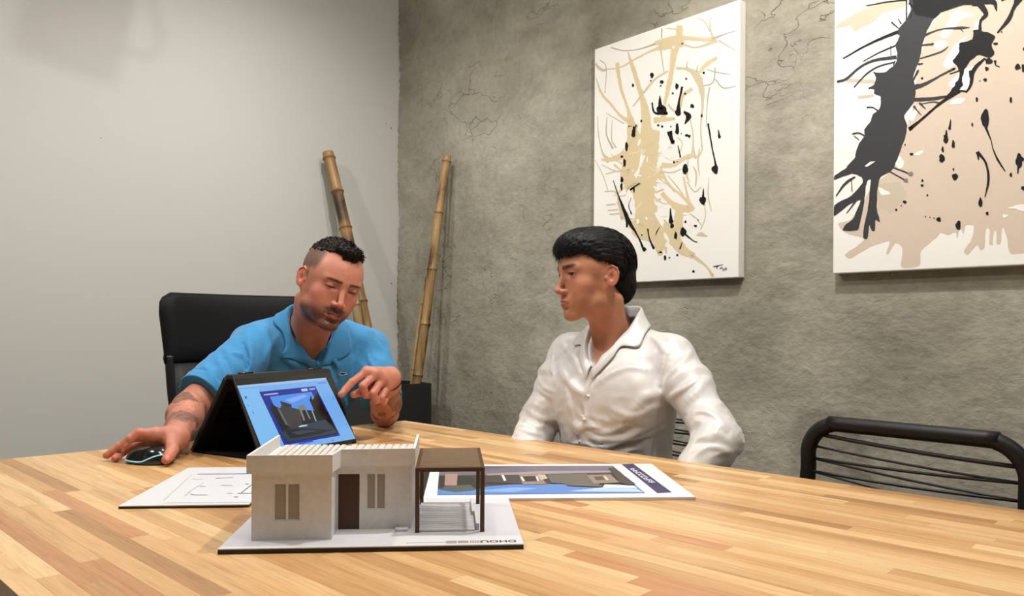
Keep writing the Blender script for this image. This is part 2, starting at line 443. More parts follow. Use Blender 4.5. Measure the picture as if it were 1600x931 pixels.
# ------------------------------------------------------------------ table
TA = math.radians(3.7)
TC = (-1.994, 1.376)
table = empty('conference_table', (TC[0], TC[1], 0.75), TA, 'large light butcher block table filling the foreground', 'table')
m = M['wood'] = mat('oiled_block_wood', (0.6, 0.4, 0.2), 0.36, spec=0.45, coat=0.12, coat_rough=0.25)
oi = nd(m, 'ShaderNodeObjectInfo')
tc = nd(m, 'ShaderNodeTexCoord'); mp = nd(m, 'ShaderNodeMapping'); mp.inputs['Scale'].default_value = (2.2, 46, 46)
cmb = nd(m, 'ShaderNodeCombineXYZ'); lk(m, mth(m, 'MULTIPLY', oi.outputs['Random'], 37.0), cmb.inputs[0]); lk(m, mth(m, 'MULTIPLY', oi.outputs['Random'], 91.0), cmb.inputs[1])
lk(m, tc.outputs['Object'], mp.inputs[0]); lk(m, cmb.outputs[0], mp.inputs['Location'])
g1 = noise(m, mp.outputs[0], 1.0, 4, 0.6, 0.6); g2 = noise(m, mp.outputs[0], 5.5, 3, 0.6)
mp2 = nd(m, 'ShaderNodeMapping'); mp2.inputs['Scale'].default_value = (5, 26, 26); lk(m, tc.outputs['Object'], mp2.inputs[0]); lk(m, cmb.outputs[0], mp2.inputs['Location'])
g3 = noise(m, mp2.outputs[0], 1.0, 2)
gc = ramp(m, g1, [(0.26, (0.72, 0.65, 0.55)), (0.46, (0.97, 0.96, 0.95)), (0.72, (1.09, 1.10, 1.12))])
gd = ramp(m, g2, [(0.3, (0.84, 0.79, 0.72)), (0.55, (1.03, 1.03, 1.03))])
gk = ramp(m, g3, [(0.2, (0.72, 0.6, 0.48)), (0.3, (1, 1, 1))])
cw = mixc(m, mixc(m, mixc(m, oi.outputs['Color'], gc, 1.0, 'MULTIPLY'), gd, 1.0, 'MULTIPLY'), gk, 1.0, 'MULTIPLY')
lk(m, cw, bsdf(m).inputs['Base Color']); bump(m, g2, 0.12, 0.0006)
WOODS = [srgb(205, 164, 114)]*5 + [srgb(197, 154, 103)]*5 + [srgb(213, 175, 126)]*4 + [srgb(186, 142, 94)]*2 + [srgb(190, 138, 94)]*1 + [srgb(220, 187, 138)]*2 + [srgb(170, 128, 84)]
rw = random.Random(11)
TW, TL, RW = 1.267, 2.75, 0.0282
nrow = int(round(TW/RW)); RW = TW/nrow
def stave(x0, x1, y0, y1, sx0=0.0):
    """one wooden stave, top at z = 0, its top edges eased"""
    c = 0.00018; bm = bmesh.new(); L0 = x0
    e0, e1 = x0 + sx0*(0), x1
    lo = [(x0+0.06*(y0)*sx0, y0), (x1, y0), (x1, y1), (x0+0.06*(y1)*sx0, y1)]
    b = [bm.verts.new((p[0], p[1], -0.034)) for p in lo]
    s = [bm.verts.new((p[0], p[1], -c)) for p in lo]
    cx, cy = (x0+x1)/2, (y0+y1)/2
    t = [bm.verts.new((p[0]+(c if p[0] < cx else -c), p[1]+(c if p[1] < cy else -c), 0)) for p in lo]
    bm.faces.new(b[::-1]); bm.faces.new(t)
    for q, r in ((b, s), (s, t)):
        for k in range(4): bm.faces.new((q[k], q[(k+1) % 4], r[(k+1) % 4], r[k]))
    for v in bm.verts: v.co -= Vector((cx, cy, 0))
    return bm, (cx, cy, 0)
for i in range(nrow):
    y1 = -i*RW; y0 = y1-RW; x = 0.0; first = True
    nxt = rw.uniform(0.12, 0.5)
    while x < TL-0.01:
        x1 = min(TL, nxt)
        if TL - x1 < 0.12: x1 = TL
        bm, loc = stave(x, x1-0.00004, y0+0.00002, y1-0.00002, 1.0 if first else 0.0)
        o = obj('stave', bm, M['wood'], table); o.location = loc
        c = WOODS[rw.randrange(len(WOODS))]; f = rw.uniform(0.93, 1.05); o.color = (c[0]*f, c[1]*f, c[2]*f, 1)
        first = False; x = x1; nxt = x + rw.uniform(0.26, 0.66)
for (x, y) in ((0.16, -0.16), (0.10, -TW+0.16), (TL-0.16, -0.16), (TL-0.16, -TW+0.16)):
    boxo('leg', (x-0.035, y-0.035, -0.75), (x+0.035, y+0.035, -0.075), M['black_metal'], table, 0.004)
bm = bmesh.new()
for lo, hi in (((0.13, -0.19, -0.0745), (TL-0.13, -0.13, -0.0345)), ((0.13, -TW+0.13, -0.0745), (TL-0.13, -TW+0.19, -0.0345)), ((0.13, -TW+0.1901, -0.0745), (0.19, -0.1901, -0.0345)), ((TL-0.19, -TW+0.1901, -0.0745), (TL-0.13, -0.1901, -0.0345))):
    box(bm, lo, hi)
obj('under_frame', bm, M['black_metal'], table)

# ------------------------------------------------------------------ architectural model
HO = onz(340, 858, 0.757); HA = YAW + math.radians(4.6)
house = empty('architectural_model', (HO.x, HO.y, 0.75), HA, 'white scale model of a one storey house on a white board', 'model')
m = M['print_white'] = mat('cast_white_plastic', srgb(226, 219, 206), 0.62, spec=0.35, sss=0.0)
hz = coords(m, (1, 1, 1)); n = noise(m, hz, 130, 3); n_2 = noise(m, coords(m, (30, 30, 420)), 1.0, 2)
lk(m, ramp(m, n, [(0.3, srgb(214, 213, 211)), (0.65, srgb(222, 221, 219))]), bsdf(m).inputs['Base Color'])
pb = bump(m, n, 0.35, 0.0008); bump(m, n_2, 0.25, 0.0005, pb)
M['rib'] = mat('shaded_rib_white', srgb(196, 192, 184), 0.6)  # darker white than the walls; parapet shade put into the rib colour
M['board_white'] = mat('white_foam_board', srgb(206, 206, 212), 0.5)
M['board_black'] = mat('black_board_edge', (0.004, 0.004, 0.005), 0.5)
M['door_brown'] = mat('dark_brown_film', srgb(66, 36, 18), 0.45)
m = M['pergola'] = mat('brown_print', srgb(70, 44, 22), 0.5)
M['pergola_slat'] = mat('bronze_slats', srgb(112, 86, 56), 0.5)
M['pane'] = mat('smoked_pane', srgb(152, 146, 134), 0.35)
T0 = 0.0075
boxo('base_board', (0, 0, 0), (0.399, 0.272, 0.0058), M['board_black'], house, 0.0003)
boxo('board_face', (0, 0, 0.0059), (0.399, 0.272, T0), M['board_white'], house, 0.0002)
def wall_hole(bm, x0, x1, y0, y1, z0, z1, holes):
    """a wall along x between y0 and y1 with rectangular openings (hx0, hx1, hz0, hz1)"""
    xs = x0
    for hx0, hx1, a, b in holes:
        box(bm, (xs, y0, z0), (hx0, y1, z1))
        if a > z0: box(bm, (hx0, y0, z0), (hx1, y1, a))
        box(bm, (hx0, y0, b), (hx1, y1, z1)); xs = hx1
    box(bm, (xs, y0, z0), (x1, y1, z1))
WT = 0.004; HP = T0+0.0920; HT = T0+0.1158
A0, A1, A2 = 0.0335, 0.140, 0.245; B0, B1, B2 = 0.036, 0.086, 0.214
bm = bmesh.new(); wall_hole(bm, A0, A1, B0, B0+WT, T0, HP, [(0.0625, 0.098, T0+0.026, T0+0.077)]); obj('front_wall', bm, M['print_white'], house)
bm = bmesh.new(); wall_hole(bm, A1+.0001, A2, B1, B1+WT, T0, HP, [(0.1415, 0.1715, T0, T0+0.079), (0.181, 0.2085, T0+0.028, T0+0.08)]); obj('front_wall', bm, M['print_white'], house)
boxo('side_wall', (A0, B0+WT, T0), (A0+WT, B2-WT, HP), M['print_white'], house)
boxo('side_wall', (A2-WT, B1+WT, T0), (A2, B2-WT, HP), M['print_white'], house)
boxo('side_wall', (A1-WT, B0+WT, T0), (A1, B1, HP), M['print_white'], house)
boxo('rear_wall', (A0, B2-WT, T0), (A2, B2, HP), M['print_white'], house)
# parapet: one band following the plan, a little proud of the walls
OV = 0.0055; PT = 0.0035
bm = bmesh.new()
pl = [(A0-OV, B2+OV), (A0-OV, B0-OV), (A1+OV*0.3, B0-OV), (A1+OV*1.2, B1-OV-0.004), (A2+OV, B1-OV), (A2+OV, B2+OV)]
inn = [(A0-OV+PT, B2+OV), (A0-OV+PT, B0-OV+PT), (A1+OV*0.3-PT*0.8, B0-OV+PT), (A1+OV*1.2-PT*0.8, B1-OV-0.004+PT), (A2+OV-PT, B1-OV+PT), (A2+OV-PT, B2+OV)]
zb, zt = HP-0.0005, HT
q = [[bm.verts.new((*p, z)) for p in pp] for z in (zb, zt) for pp in (pl, inn)]   # ob ib ot it
for i in range(5):
    for f in ((q[0][i], q[0][i+1], q[2][i+1], q[2][i]), (q[1][i+1], q[1][i], q[3][i], q[3][i+1]), (q[2][i], q[2][i+1], q[3][i+1], q[3][i]), (q[1][i], q[1][i+1], q[0][i+1], q[0][i])): bm.faces.new(f)
for i in (0, 5): bm.faces.new((q[0][i], q[1][i], q[3][i], q[2][i]))
bmesh.ops.recalc_face_normals(bm, faces=bm.faces); obj('parapet', bm, M['print_white'], house)
bm = bmesh.new()
for p in ((A0-OV+PT, B0-OV+PT, A1-0.0, B2+OV-0.0005), (A1, B1-OV+PT, A2+OV-PT, B2+OV-0.0005)): box(bm, (p[0], p[1], HP-0.0004), (p[2], p[3], HP+0.006))
obj('roof_slab', bm, M['print_white'], house)
for i in range(11):
    x0 = A0+0.006+i*0.0098
    if x0+0.0065 > A1-0.001: break
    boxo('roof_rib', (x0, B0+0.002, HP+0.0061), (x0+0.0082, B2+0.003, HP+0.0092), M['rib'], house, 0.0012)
for i in range(9):
    x0 = A1+0.004+i*0.0112
    if x0+0.0075 > A2-0.001: break
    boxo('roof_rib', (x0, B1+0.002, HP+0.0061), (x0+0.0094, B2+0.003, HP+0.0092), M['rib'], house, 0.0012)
def hwin(x0, x1, z0, z1, y):
    f = bmesh.new(); w = 0.0016
    box(f, (x0, y, z0), (x0+w, y+0.002, z1)); box(f, (x1-w, y, z0), (x1, y+0.002, z1)); mx = (x0+x1)/2
    box(f, (mx-w, y, z0), (mx+w, y+0.002, z1)); box(f, (x0+w, y, z0), (mx-w, y+0.002, z0+w)); box(f, (x0+w, y, z1-w), (mx-w, y+0.002, z1))
    box(f, (mx+w, y, z0), (x1-w, y+0.002, z0+w)); box(f, (mx+w, y, z1-w), (x1-w, y+0.002, z1))
    fo = obj('window', f, M['print_white'], house)
    boxo('pane', (x0+w, y+0.0012, z0+w), (mx-w, y+0.0018, z1-w), M['pane'], fo)
    boxo('pane', (mx+w, y+0.0012, z0+w), (x1-w, y+0.0018, z1-w), M['pane'], fo)
hwin(0.0625, 0.098, T0+0.026, T0+0.077, B0+0.0012); hwin(0.181, 0.2085, T0+0.028, T0+0.08, B1+0.0012)
boxo('door', (0.1417, B1+0.001, T0), (0.1713, B1+0.003, T0+0.0788), M['door_brown'], house, label='dark brown door of the model')
# pergola
PA0, PA1, PB0, PB1, PH = 0.2515, 0.349, 0.062, 0.238, T0+0.0905
for x in (PA0, PA1-0.006):
    for y in (PB0, PB1-0.006): boxo('pergola_post', (x, y, T0), (x+0.006, y+0.006, PH-0.0051), M['pergola'], house)
bm = bmesh.new()
for lo, hi in (((PA0, PB0, PH-0.005), (PA1, PB0+0.006, PH+0.0005)), ((PA0, PB1-0.006, PH-0.005), (PA1, PB1, PH+0.0005)), ((PA0, PB0+0.006, PH-0.005), (PA0+0.005, PB1-0.006, PH+0.0005)), ((PA1-0.005, PB0+0.006, PH-0.005), (PA1, PB1-0.006, PH+0.0005))): box(bm, lo, hi)
obj('pergola_frame', bm, M['pergola'], house)
for i in range(19):
    y = PB0+0.0068+i*0.0088
    boxo('pergola_slat', (PA0+0.0051, y, PH-0.003), (PA1-0.0051, y+0.0052, PH+0.0012), M['pergola_slat'], house, 0.0004)
for i in range(15):
    y = PB0+0.004+i*0.0117
    boxo('deck_slat', (PA0+0.002, y, T0), (PA1-0.013, y+0.0094, T0+0.0032), M['board_white'], house, 0.0006)
boxo('garden_wall', (PA1-0.0115, PB0+0.010, T0), (PA1-0.0068, PB0+0.082, T0+0.010), M['print_white'], house, 0.0006)
boxo('garden_wall', (PA1-0.0155, PB0+0.0825, T0), (PA1-0.0108, PB1-0.008, T0+0.010), M['print_white'], house, 0.0006)
boxo('entrance_step', (A2-0.022, B1-0.016, T0), (A2-0.004, B1-0.0055, T0+0.004), M['board_white'], house, 0.0006)
# lettering on the board, facing the far side
M['logo_grey'] = mat('dark_grey_print', srgb(78, 66, 62), 0.6); M['logo_taupe'] = mat('taupe_print', srgb(160, 144, 138), 0.6)
t = text_mesh('DHOU', 0.0145, fat=0.00035); t.transform(Matrix.Translation((0.3905, 0.0185, T0+0.0002)) @ Matrix.Rotation(PI, 4, 'Z') @ Matrix.Diagonal((1.12, 1.0, 0.4, 1)))
link('lettering', t, M['logo_grey'], house)
xr = 0.3905 - 0.0425*1.13
bm = bmesh.new()
for k in range(5): box(bm, (xr-0.0032*k-0.0022-0.0, 0.0080, T0), (xr-0.0032*k, 0.0187, T0+0.0004))
xq = xr-0.017
for k in range(2):
    box(bm, (xq-0.0158*k-0.0145, 0.0080, T0), (xq-0.0158*k, 0.0125, T0+0.0004)); box(bm, (xq-0.0158*k-0.0145, 0.0137, T0), (xq-0.0158*k, 0.0187, T0+0.0004))
obj('logo_bars', bm, M['logo_taupe'], house)
bm = bmesh.new(); rr = random.Random(2); x = 0.242
while x < 0.296:
    w = rr.uniform(0.0015, 0.0035)
    box(bm, (x, 0.0118, T0), (x+w, 0.0150, T0+0.0003)); x += w+0.0006
obj('caption_line', bm, mat('light_grey_print', srgb(176, 172, 172), 0.6), house)

# ------------------------------------------------------------------ flat print helper: coloured polygons seen at pixels, laid on a plane
def decal(name, polys, place, m, parent, lift, step=0.00006):
    vs, cs = [], []
    for i, (c, pts) in enumerate(polys):
        vs.append([place(x, y) + lift*(i*step) for x, y in pts]); cs.append(c)
    return link(name, fc_mesh(name, vs, cs), m, parent, world=True)
m = M['print'] = mat('printed_paper', (1, 1, 1), 0.35, spec=0.4); lk(m, attr(m), bsdf(m).inputs['Base Color'])
m = M['paint'] = mat('poured_paint', (1, 1, 1), 0.6, spec=0.25); lk(m, attr(m), bsdf(m).inputs['Base Color'])

# photo board to the right of the model
PZ = 0.7555
c0, c1_, c3 = onz(661, 779, PZ), onz(1087, 776, PZ), onz(1013, 724, PZ)
ex = (c1_-c0).normalized(); ey = Vector((-ex.y, ex.x, 0)); pw, phh = (c1_-c0).length, 0.318
pb_ = empty('photo_board', (c0.x, c0.y, 0.7501), math.atan2(ex.y, ex.x), 'white board with a house photograph lying right of the model', 'poster')
boxo('board_edge', (-0.012, 0.02, 0), (-0.0002, phh*0.93, 0.004), M['board_black'], pb_)
boxo('board', (0, 0, 0), (pw, phh, 0.0052), mat('white_card', srgb(216, 217, 222), 0.45), pb_, 0.0003)
f5 = lambda x, y: onz(640+x/3.478, 700+y/3.478, PZ)
navy, pink, dk = srgb(52, 46, 92), srgb(142, 112, 104), srgb(74, 66, 64)
decal('photo_print', [
    (srgb(64, 60, 58), [(150, 255), (163, 98), (1105, 96), (1280, 244)]),
    (srgb(112, 104, 120), [(163, 100), (1105, 98), (1150, 132), (158, 150)]),
    (srgb(150, 142, 150), [(420, 138), (700, 126), (1135, 122), (1145, 130), (700, 142), (420, 152)]),
    (srgb(96, 88, 100), [(163, 104), (560, 100), (420, 116), (163, 122)]),
    (srgb(90, 132, 200), [(150, 254), (155, 222), (330, 220), (430, 208), (560, 198), (850, 196), (860, 208), (1040, 216), (1230, 204), (1280, 243)]),
    (srgb(132, 168, 226), [(330, 236), (560, 214), (700, 218), (560, 240)]),
    (srgb(214, 224, 240), [(1050, 214), (1060, 198), (1215, 204), (1240, 218)]),
    (srgb(176, 200, 236), [(860, 236), (1050, 214), (1230, 220), (1270, 240)]),
    (srgb(46, 48, 44), [(158, 150), (330, 150), (395, 220), (250, 226), (170, 214)]),
    (srgb(84, 88, 84), [(200, 205), (330, 200), (360, 228), (250, 240), (160, 226)]),
    (srgb(160, 132, 124), [(193, 140), (262, 140), (256, 204), (190, 204)]),
    (dk, [(400, 150), (600, 146), (615, 196), (420, 190)]),
    (srgb(222, 216, 212), [(498, 148), (512, 148), (526, 178), (512, 180)]),
    (srgb(146, 124, 112), [(594, 146), (700, 140), (745, 198), (616, 200)]),
    (srgb(48, 42, 44), [(614, 156), (682, 154), (694, 182), (624, 184)]),
    (srgb(232, 226, 214), [(602, 160), (612, 158), (628, 180), (616, 182)]),
    (srgb(214, 206, 196), [(684, 154), (696, 154), (704, 180), (694, 182)]),
    (srgb(186, 176, 156), [(696, 146), (735, 146), (752, 168), (712, 176)]),
    (srgb(98, 94, 86), [(745, 148), (960, 140), (1050, 214), (852, 206), (850, 196), (770, 192)]),
    (srgb(142, 126, 112), [(965, 150), (1090, 146), (1140, 190), (1000, 196)]),
    (srgb(84, 76, 70), [(1000, 158), (1048, 156), (1062, 176), (1014, 178)]),
    (srgb(206, 196, 180), [(1052, 156), (1066, 156), (1084, 176), (1070, 178)]),
    (srgb(58, 56, 54), [(1080, 110), (1108, 108), (1225, 196), (1190, 206), (1140, 190)]),
], f5, M['print'], pb_, Vector((0, 0, 1)))
g2_ = lambda x, y: onz(965+x/16.92, 720+y/16.92, PZ)
bars = [(navy, [(100, 85), (415, 75), (1435, 830), (1050, 850)])]
P0, P1 = (318, 200), (862, 625); Q0, Q1 = (445, 192), (1005, 600)
L = lambda a, b, t: (a[0]+(b[0]-a[0])*t, a[1]+(b[1]-a[1])*t)
rb = random.Random(8); t = 0.0
white = srgb(225, 222, 236)
while t < 1.0:                                # unreadable white capitals: an upright and two cross strokes each
    t2 = min(1, t+0.035); A, B, C_, D = L(P0, P1, t), L(Q0, Q1, t), L(Q0, Q1, t2), L(P0, P1, t2)
    bars.append((white, [A, B, C_, D]))
    t3 = min(1, t+0.105)
    for s in rb.sample((0.0, 0.42, 0.84), 2):
        a, b = L(P0, P1, t2), L(Q0, Q1, t2); c, d = L(P0, P1, t3), L(Q0, Q1, t3)
        bars.append((white, [L(a, b, s), L(a, b, s+.18), L(c, d, s+.18), L(c, d, s)]))
    t += 0.125
decal('title_strip', bars, g2_, M['print'], pb_, Vector((0, 0, 1)))

# floor plan board to the left
c0 = onz(185, 790, PZ); ex = Vector((math.cos(YAW+math.radians(4.6)), math.sin(YAW+math.radians(4.6)), 0)); ey = Vector((-ex.y, ex.x, 0))
pb_ = empty('plan_board', (c0.x, c0.y, 0.7501), math.atan2(ex.y, ex.x), 'white board with a thin line floor plan left of the model', 'poster')
boxo('board', (0, 0, 0), (0.205, 0.332, 0.0035), M['board_black'], pb_, 0.0002)
boxo('plan_sheet', (0.0, 0.0, 0.0036), (0.205, 0.332, 0.0053), mat('white_sheet', srgb(208, 210, 214), 0.4), pb_, 0.0002)
g5 = lambda x, y: onz(180+x/7.273, 720+y/7.273, PZ)
gl, gk_ = srgb(168, 168, 172), srgb(70, 66, 72)
def ln(c, x0, y0, x1, y1, w):
    w *= 0.6; dx, dy = x1-x0, y1-y0; l = math.hypot(dx, dy); nx, ny = -dy/l*w/2, dx/l*w/2
    return (c, [(x0-nx, y0-ny), (x0+nx, y0+ny), (x1+nx, y1+ny), (x1-nx, y1-ny)])
decal('plan_drawing', [ln(gk_, 935, 150, 1640, 144, 12), ln(gl, 870, 205, 1000, 208, 8), ln(gl, 1150, 198, 1340, 188, 14), ln(srgb(120, 120, 122), 1140, 200, 1180, 192, 10),
    ln(gl, 960, 288, 1030, 292, 12), ln(gl, 1200, 278, 1340, 282, 10), ln(srgb(130, 130, 134), 860, 378, 900, 388, 14), ln(gl, 890, 386, 1050, 388, 12),
    ln(gk_, 1430, 368, 1545, 275, 10), ln(srgb(110, 108, 110), 1390, 370, 1600, 369, 8), ln(gl, 1270, 370, 1340, 368, 7), ln(gl, 1350, 408, 1400, 412, 14), ln(gl, 1480, 262, 1520, 264, 10),
    ln(gl, 830, 360, 1000, 250, 5), ln(gl, 790, 400, 850, 350, 6), ln(srgb(190, 190, 194), 540, 460, 880, 150, 6), ln(srgb(195, 195, 198), 560, 478, 1600, 470, 6)], g5, M['print'], pb_, Vector((0, 0, 1)))

# ------------------------------------------------------------------ folding laptop standing like a tent
BL, BR = W(-0.541, 1.67, 0.7515), W(-0.388, 1.94, 0.7515)
lx = (BR-BL).normalized(); ln_ = Vector((-lx.y, lx.x, 0))       # towards the rear leg
LWd = (BR-BL).length; HZ = 0.1845; OFF = 0.096
lap = empty('laptop', ((BL+BR)/2)[:], math.atan2(lx.y, lx.x), 'black folding laptop standing like a tent with its screen lit', 'laptop')
hw = LWd/2; tilt = math.atan2(OFF, HZ); LH = math.hypot(OFF, HZ)
Rf = Matrix.Rotation(-tilt, 4, 'X')
def slab(x0, x1, y0, y1, z0, z1, mtx, bev=0.002):
    bm = bmesh.new(); box(bm, (x0, y0, z0), (x1, y1, z1), bev, mtx, 2); return bm
M['lap_case'] = mat('dark_grey_case', (0.018, 0.017, 0.017), 0.45, 0.3)
M['bezel'] = mat('black_bezel', (0.006, 0.006, 0.006), 0.22)
lid = obj('screen_lid', slab(-hw, hw, 0.0005, 0.007, 0.004, LH, Rf), M['lap_case'], lap)
bz = obj('bezel', slab(-hw+0.003, hw-0.003, -0.0006, 0.0004, 0.007, LH-0.012, Rf, 0.0003), M['bezel'], lap)
TB = 0.575; Rb = Matrix.Translation((0, OFF*2+0.052, 0)) @ Matrix.Rotation(TB, 4, 'X')
obj('keyboard_half', slab(-hw, hw, -0.013, -0.003, 0.0072, HZ/math.cos(TB)-0.006, Rb), M['lap_case'], lap)
# keys on the inner face of the rear leg
bm = bmesh.new()
for r in range(5):
    n = 13 if r < 4 else 7
    for k in range(n):
        w = (LWd-0.04)/n; x = -hw+0.02+k*w; box(bm, (x+0.001, -0.0146, 0.085+r*0.019), (x+w-0.001, -0.0131, 0.101+r*0.019), 0, Rb)
obj('keyboard_keys', bm, M['bezel'], lap, kind='stuff')
bm = bmesh.new(); box(bm, (-hw+0.002, OFF-0.002, HZ-0.013), (hw-0.002, OFF+0.029, HZ-0.001), 0.005, None, 3); obj('hinge_spine', bm, M['lap_case'], lap, smooth=True)
for x in (-hw+0.045, hw-0.045):
    bm = bmesh.new(); tube(bm, [(x-0.020, OFF+0.009, HZ-0.001), (x+0.020, OFF+0.009, HZ-0.001)], 0.0042, 14); obj('hinge', bm, M['bezel'], lap, smooth=True)
for x in (-hw+0.03, hw-0.03):
    for R_, y, zz in ((Rf, 0.003, 0.0012), (Rb, -0.008, 0.0080)): obj('rubber_foot', slab(x-0.012, x+0.012, y-0.002, y+0.002, zz, zz+0.0044, R_, 0.0005), M['bezel'], lap)
bm = bmesh.new(); box(bm, (-hw+0.001, 0.002, 0.0002), (hw-0.001, OFF*2+0.036, 0.0022), 0.0006); obj('dark_filler', bm, mat('filler_black', (0.004, 0.004, 0.004), 0.9, spec=0.1), lap, label='black sheet added to darken the table between the two legs')  # sheet added to keep the table dark between the two legs
# the picture on the screen
m = M['screen'] = mat('lit_screen', (0, 0, 0), 0.2, es=1.0, emit=(0, 0, 0)); lk(m, attr(m), bsdf(m).inputs['Emission Color']); bsdf(m).inputs['Emission Strength'].default_value = 1.0
LM = wmat(lap); nrm = (LM.to_3x3() @ (Rf.to_3x3() @ Vector((0, -1, 0)))).normalized(); p00 = LM @ (Rf @ Vector((0, -0.0008, 0.1)))
def onscreen(x, y):
    px, py = 360+x/6.648, 580+y/6.648; a, b = _ray(px, py); dr = (W(a, 1, b+CAM.z) - CAM)
    return CAM + dr*((p00-CAM).dot(nrm)/dr.dot(nrm))
sb = srgb(124, 184, 248)
lp = lambda a, b, t: (a[0]+(b[0]-a[0])*t, a[1]+(b[1]-a[1])*t)
decal('screen_image', [
    (sb, [(68, 150), (990, 66), (1300, 700), (350, 858)]),
    (srgb(166, 202, 248), [(68, 150), (990, 66), (1000, 88), (78, 172)]),
    (srgb(120, 150, 225), [(905, 118), (995, 104), (1004, 122), (912, 134)]),
    (srgb(132, 198, 252), [(90, 190), (285, 170), (520, 640), (380, 850), (350, 858)]),
    (srgb(30, 44, 150), [(298, 214), (880, 154), (1140, 668), (560, 770)]),
    (srgb(190, 190, 250), [(345, 240), (490, 222), (498, 236), (350, 252)]),
    (srgb(200, 210, 255), [(730, 184), (795, 178), (805, 204), (742, 210)]),
    (srgb(150, 160, 240), [(812, 178), (875, 170), (884, 190), (822, 198)]),
    (srgb(84, 150, 245), [(408, 264), (840, 214), (900, 330), (960, 420), (480, 420)]),
    (srgb(130, 180, 255), [(560, 300), (760, 240), (800, 260), (640, 330)]),
    (srgb(22, 24, 34), [(420, 330), (470, 368), (500, 380), (1010, 420), (1120, 650), (600, 740), (420, 400)]),
    (srgb(14, 14, 16), [(820, 300), (835, 250), (850, 300), (905, 220), (985, 400), (1120, 640), (1000, 610), (905, 500)]),
    (srgb(46, 44, 52), [(512, 308), (628, 345), (640, 390), (540, 380)]),
    (srgb(62, 60, 62), [(530, 350), (720, 400), (745, 560), (610, 590), (500, 420)]),
    (srgb(96, 104, 104), [(480, 380), (510, 390), (600, 560), (570, 556)]),
    (srgb(120, 128, 124), [(700, 360), (760, 345), (830, 490), (820, 505), (790, 440), (770, 400), (740, 410), (775, 510), (755, 515)]),
    (srgb(180, 190, 190), [(840, 412), (850, 410), (892, 518), (882, 520)]),
    (srgb(46, 62, 82), [(590, 600), (750, 560), (980, 500), (1080, 600), (1110, 640), (600, 740), (520, 640)]),
    (srgb(30, 36, 44), [(560, 610), (720, 590), (1060, 610), (900, 660), (620, 700)]),
    (srgb(190, 225, 235), [(700, 578), (740, 560), (800, 556), (790, 570), (720, 582)]),
    (srgb(60, 66, 80), [(620, 640), (760, 610), (900, 620), (700, 660)]),
    (srgb(60, 90, 220), [(700, 745), (850, 720), (860, 735), (710, 765)]),
    (srgb(70, 110, 210), [(1048, 715), (1062, 708), (1068, 722), (1056, 728)]),
    (srgb(60, 100, 200), [(140, 262), (160, 258), (172, 285), (152, 290)]),
    (srgb(84, 140, 230), [(170, 352), (182, 350), (188, 362), (176, 364)]),
    (srgb(84, 140, 230), [(222, 425), (236, 422), (242, 440), (228, 442)]),
    (srgb(84, 140, 230), [(1060, 270), (1075, 300), (1068, 302), (1054, 272)]),
], onscreen, M['screen'], lap, nrm)

# ------------------------------------------------------------------ computer mouse
mp_ = onz(226, 726, 0.75); mp_ += FW*0.022
mouse = empty('computer_mouse', (mp_.x, mp_.y, 0.75), YAW+math.radians(168), 'glossy black computer mouse with a pale blue light strip under the hand', 'mouse')
S = Sdf(); S.ell((0, 0, 0.006), (0.054, 0.031, 0.030), k=0); S.ell((-0.018, 0, 0.010), (0.034, 0.029, 0.026), k=0.012)
S.box((0, 0, -0.05), (0.2, 0.2, 0.0515), 0, k=0.003, op='s'); S.cone((0.0, 0.037, 0.021), (0.03, 0.037, 0.020), 0.012, 0.012, 0.01, 's'); S.cone((0.0, -0.037, 0.021), (0.03, -0.037, 0.020), 0.012, 0.012, 0.01, 's')
v, q_ = surface(S, (-0.065, -0.04, -0.004), (0.065, 0.04, 0.045), 0.0012)
link('mouse_shell', np_mesh('mouse_shell', v, q_), mat('glossy_black', (0.008, 0.009, 0.01), 0.16, coat=0.5), mouse)
M['led'] = mat('pale_blue_light', (0.3, 0.7, 0.8), 0.3, emit=srgb(150, 225, 240), es=0.5)
for s in (-1, 1):
    pts = catmull([(0.0535, 0.004*s, 0.0075), (0.044, 0.020*s, 0.0075), (0.020, 0.030*s, 0.0075), (-0.006, 0.031*s, 0.0085), (-0.024, 0.029*s, 0.016), (-0.038, 0.023*s, 0.0215), (-0.047, 0.014*s, 0.0215)], 6)
    pts = [settle(S, p, 0.0003) for p in pts]
    tubeo('light_strip', pts, 0.0013, M['led'], mouse, 6)
bm = bmesh.new(); tube(bm, [(0.024, -0.003, 0.0268), (0.024, 0.003, 0.0268)], 0.006, 18); obj('scroll_wheel', bm, M['bezel'], mouse, smooth=True)

# ------------------------------------------------------------------ canvases
YF = 2.163
def pt2(x, y): return ony(x, y, YF)
def canvas(x0, x1, z0, z1, label):
    e = empty('painting', (x0, YF, z0), 0, label, 'painting', None)
    bm = bmesh.new(); box(bm, (0, 0, 0), (x1-x0, WY-YF-0.0005, z1-z0), 0.003, None, 2)
    m_ = M.get('canvas')
    if not m_:
        m_ = M['canvas'] = mat('primed_canvas', srgb(236, 234, 228), 0.7); bump(m_, noise(m_, coords(m_), 900, 1), 0.1, 0.0004)
    obj('canvas', bm, m_, e); e['span'] = (x0, x1, z0, z1); return e
rng = random.Random(21)
def blob(c, x, y, rx, ry, a=0.0, rough=0.16):
    pts = []; n = 14; ph = rng.random()*6
    for k in range(n):
        t = 2*PI*k/n; r = 1 + rough*math.sin(3*t+ph)*0.6 + rng.uniform(-rough, rough)
        px, py = rx*r*math.cos(t), ry*r*math.sin(t); pts.append((x+px*math.cos(a)-py*math.sin(a), y+px*math.sin(a)+py*math.cos(a)))
    return [(c, pts)]
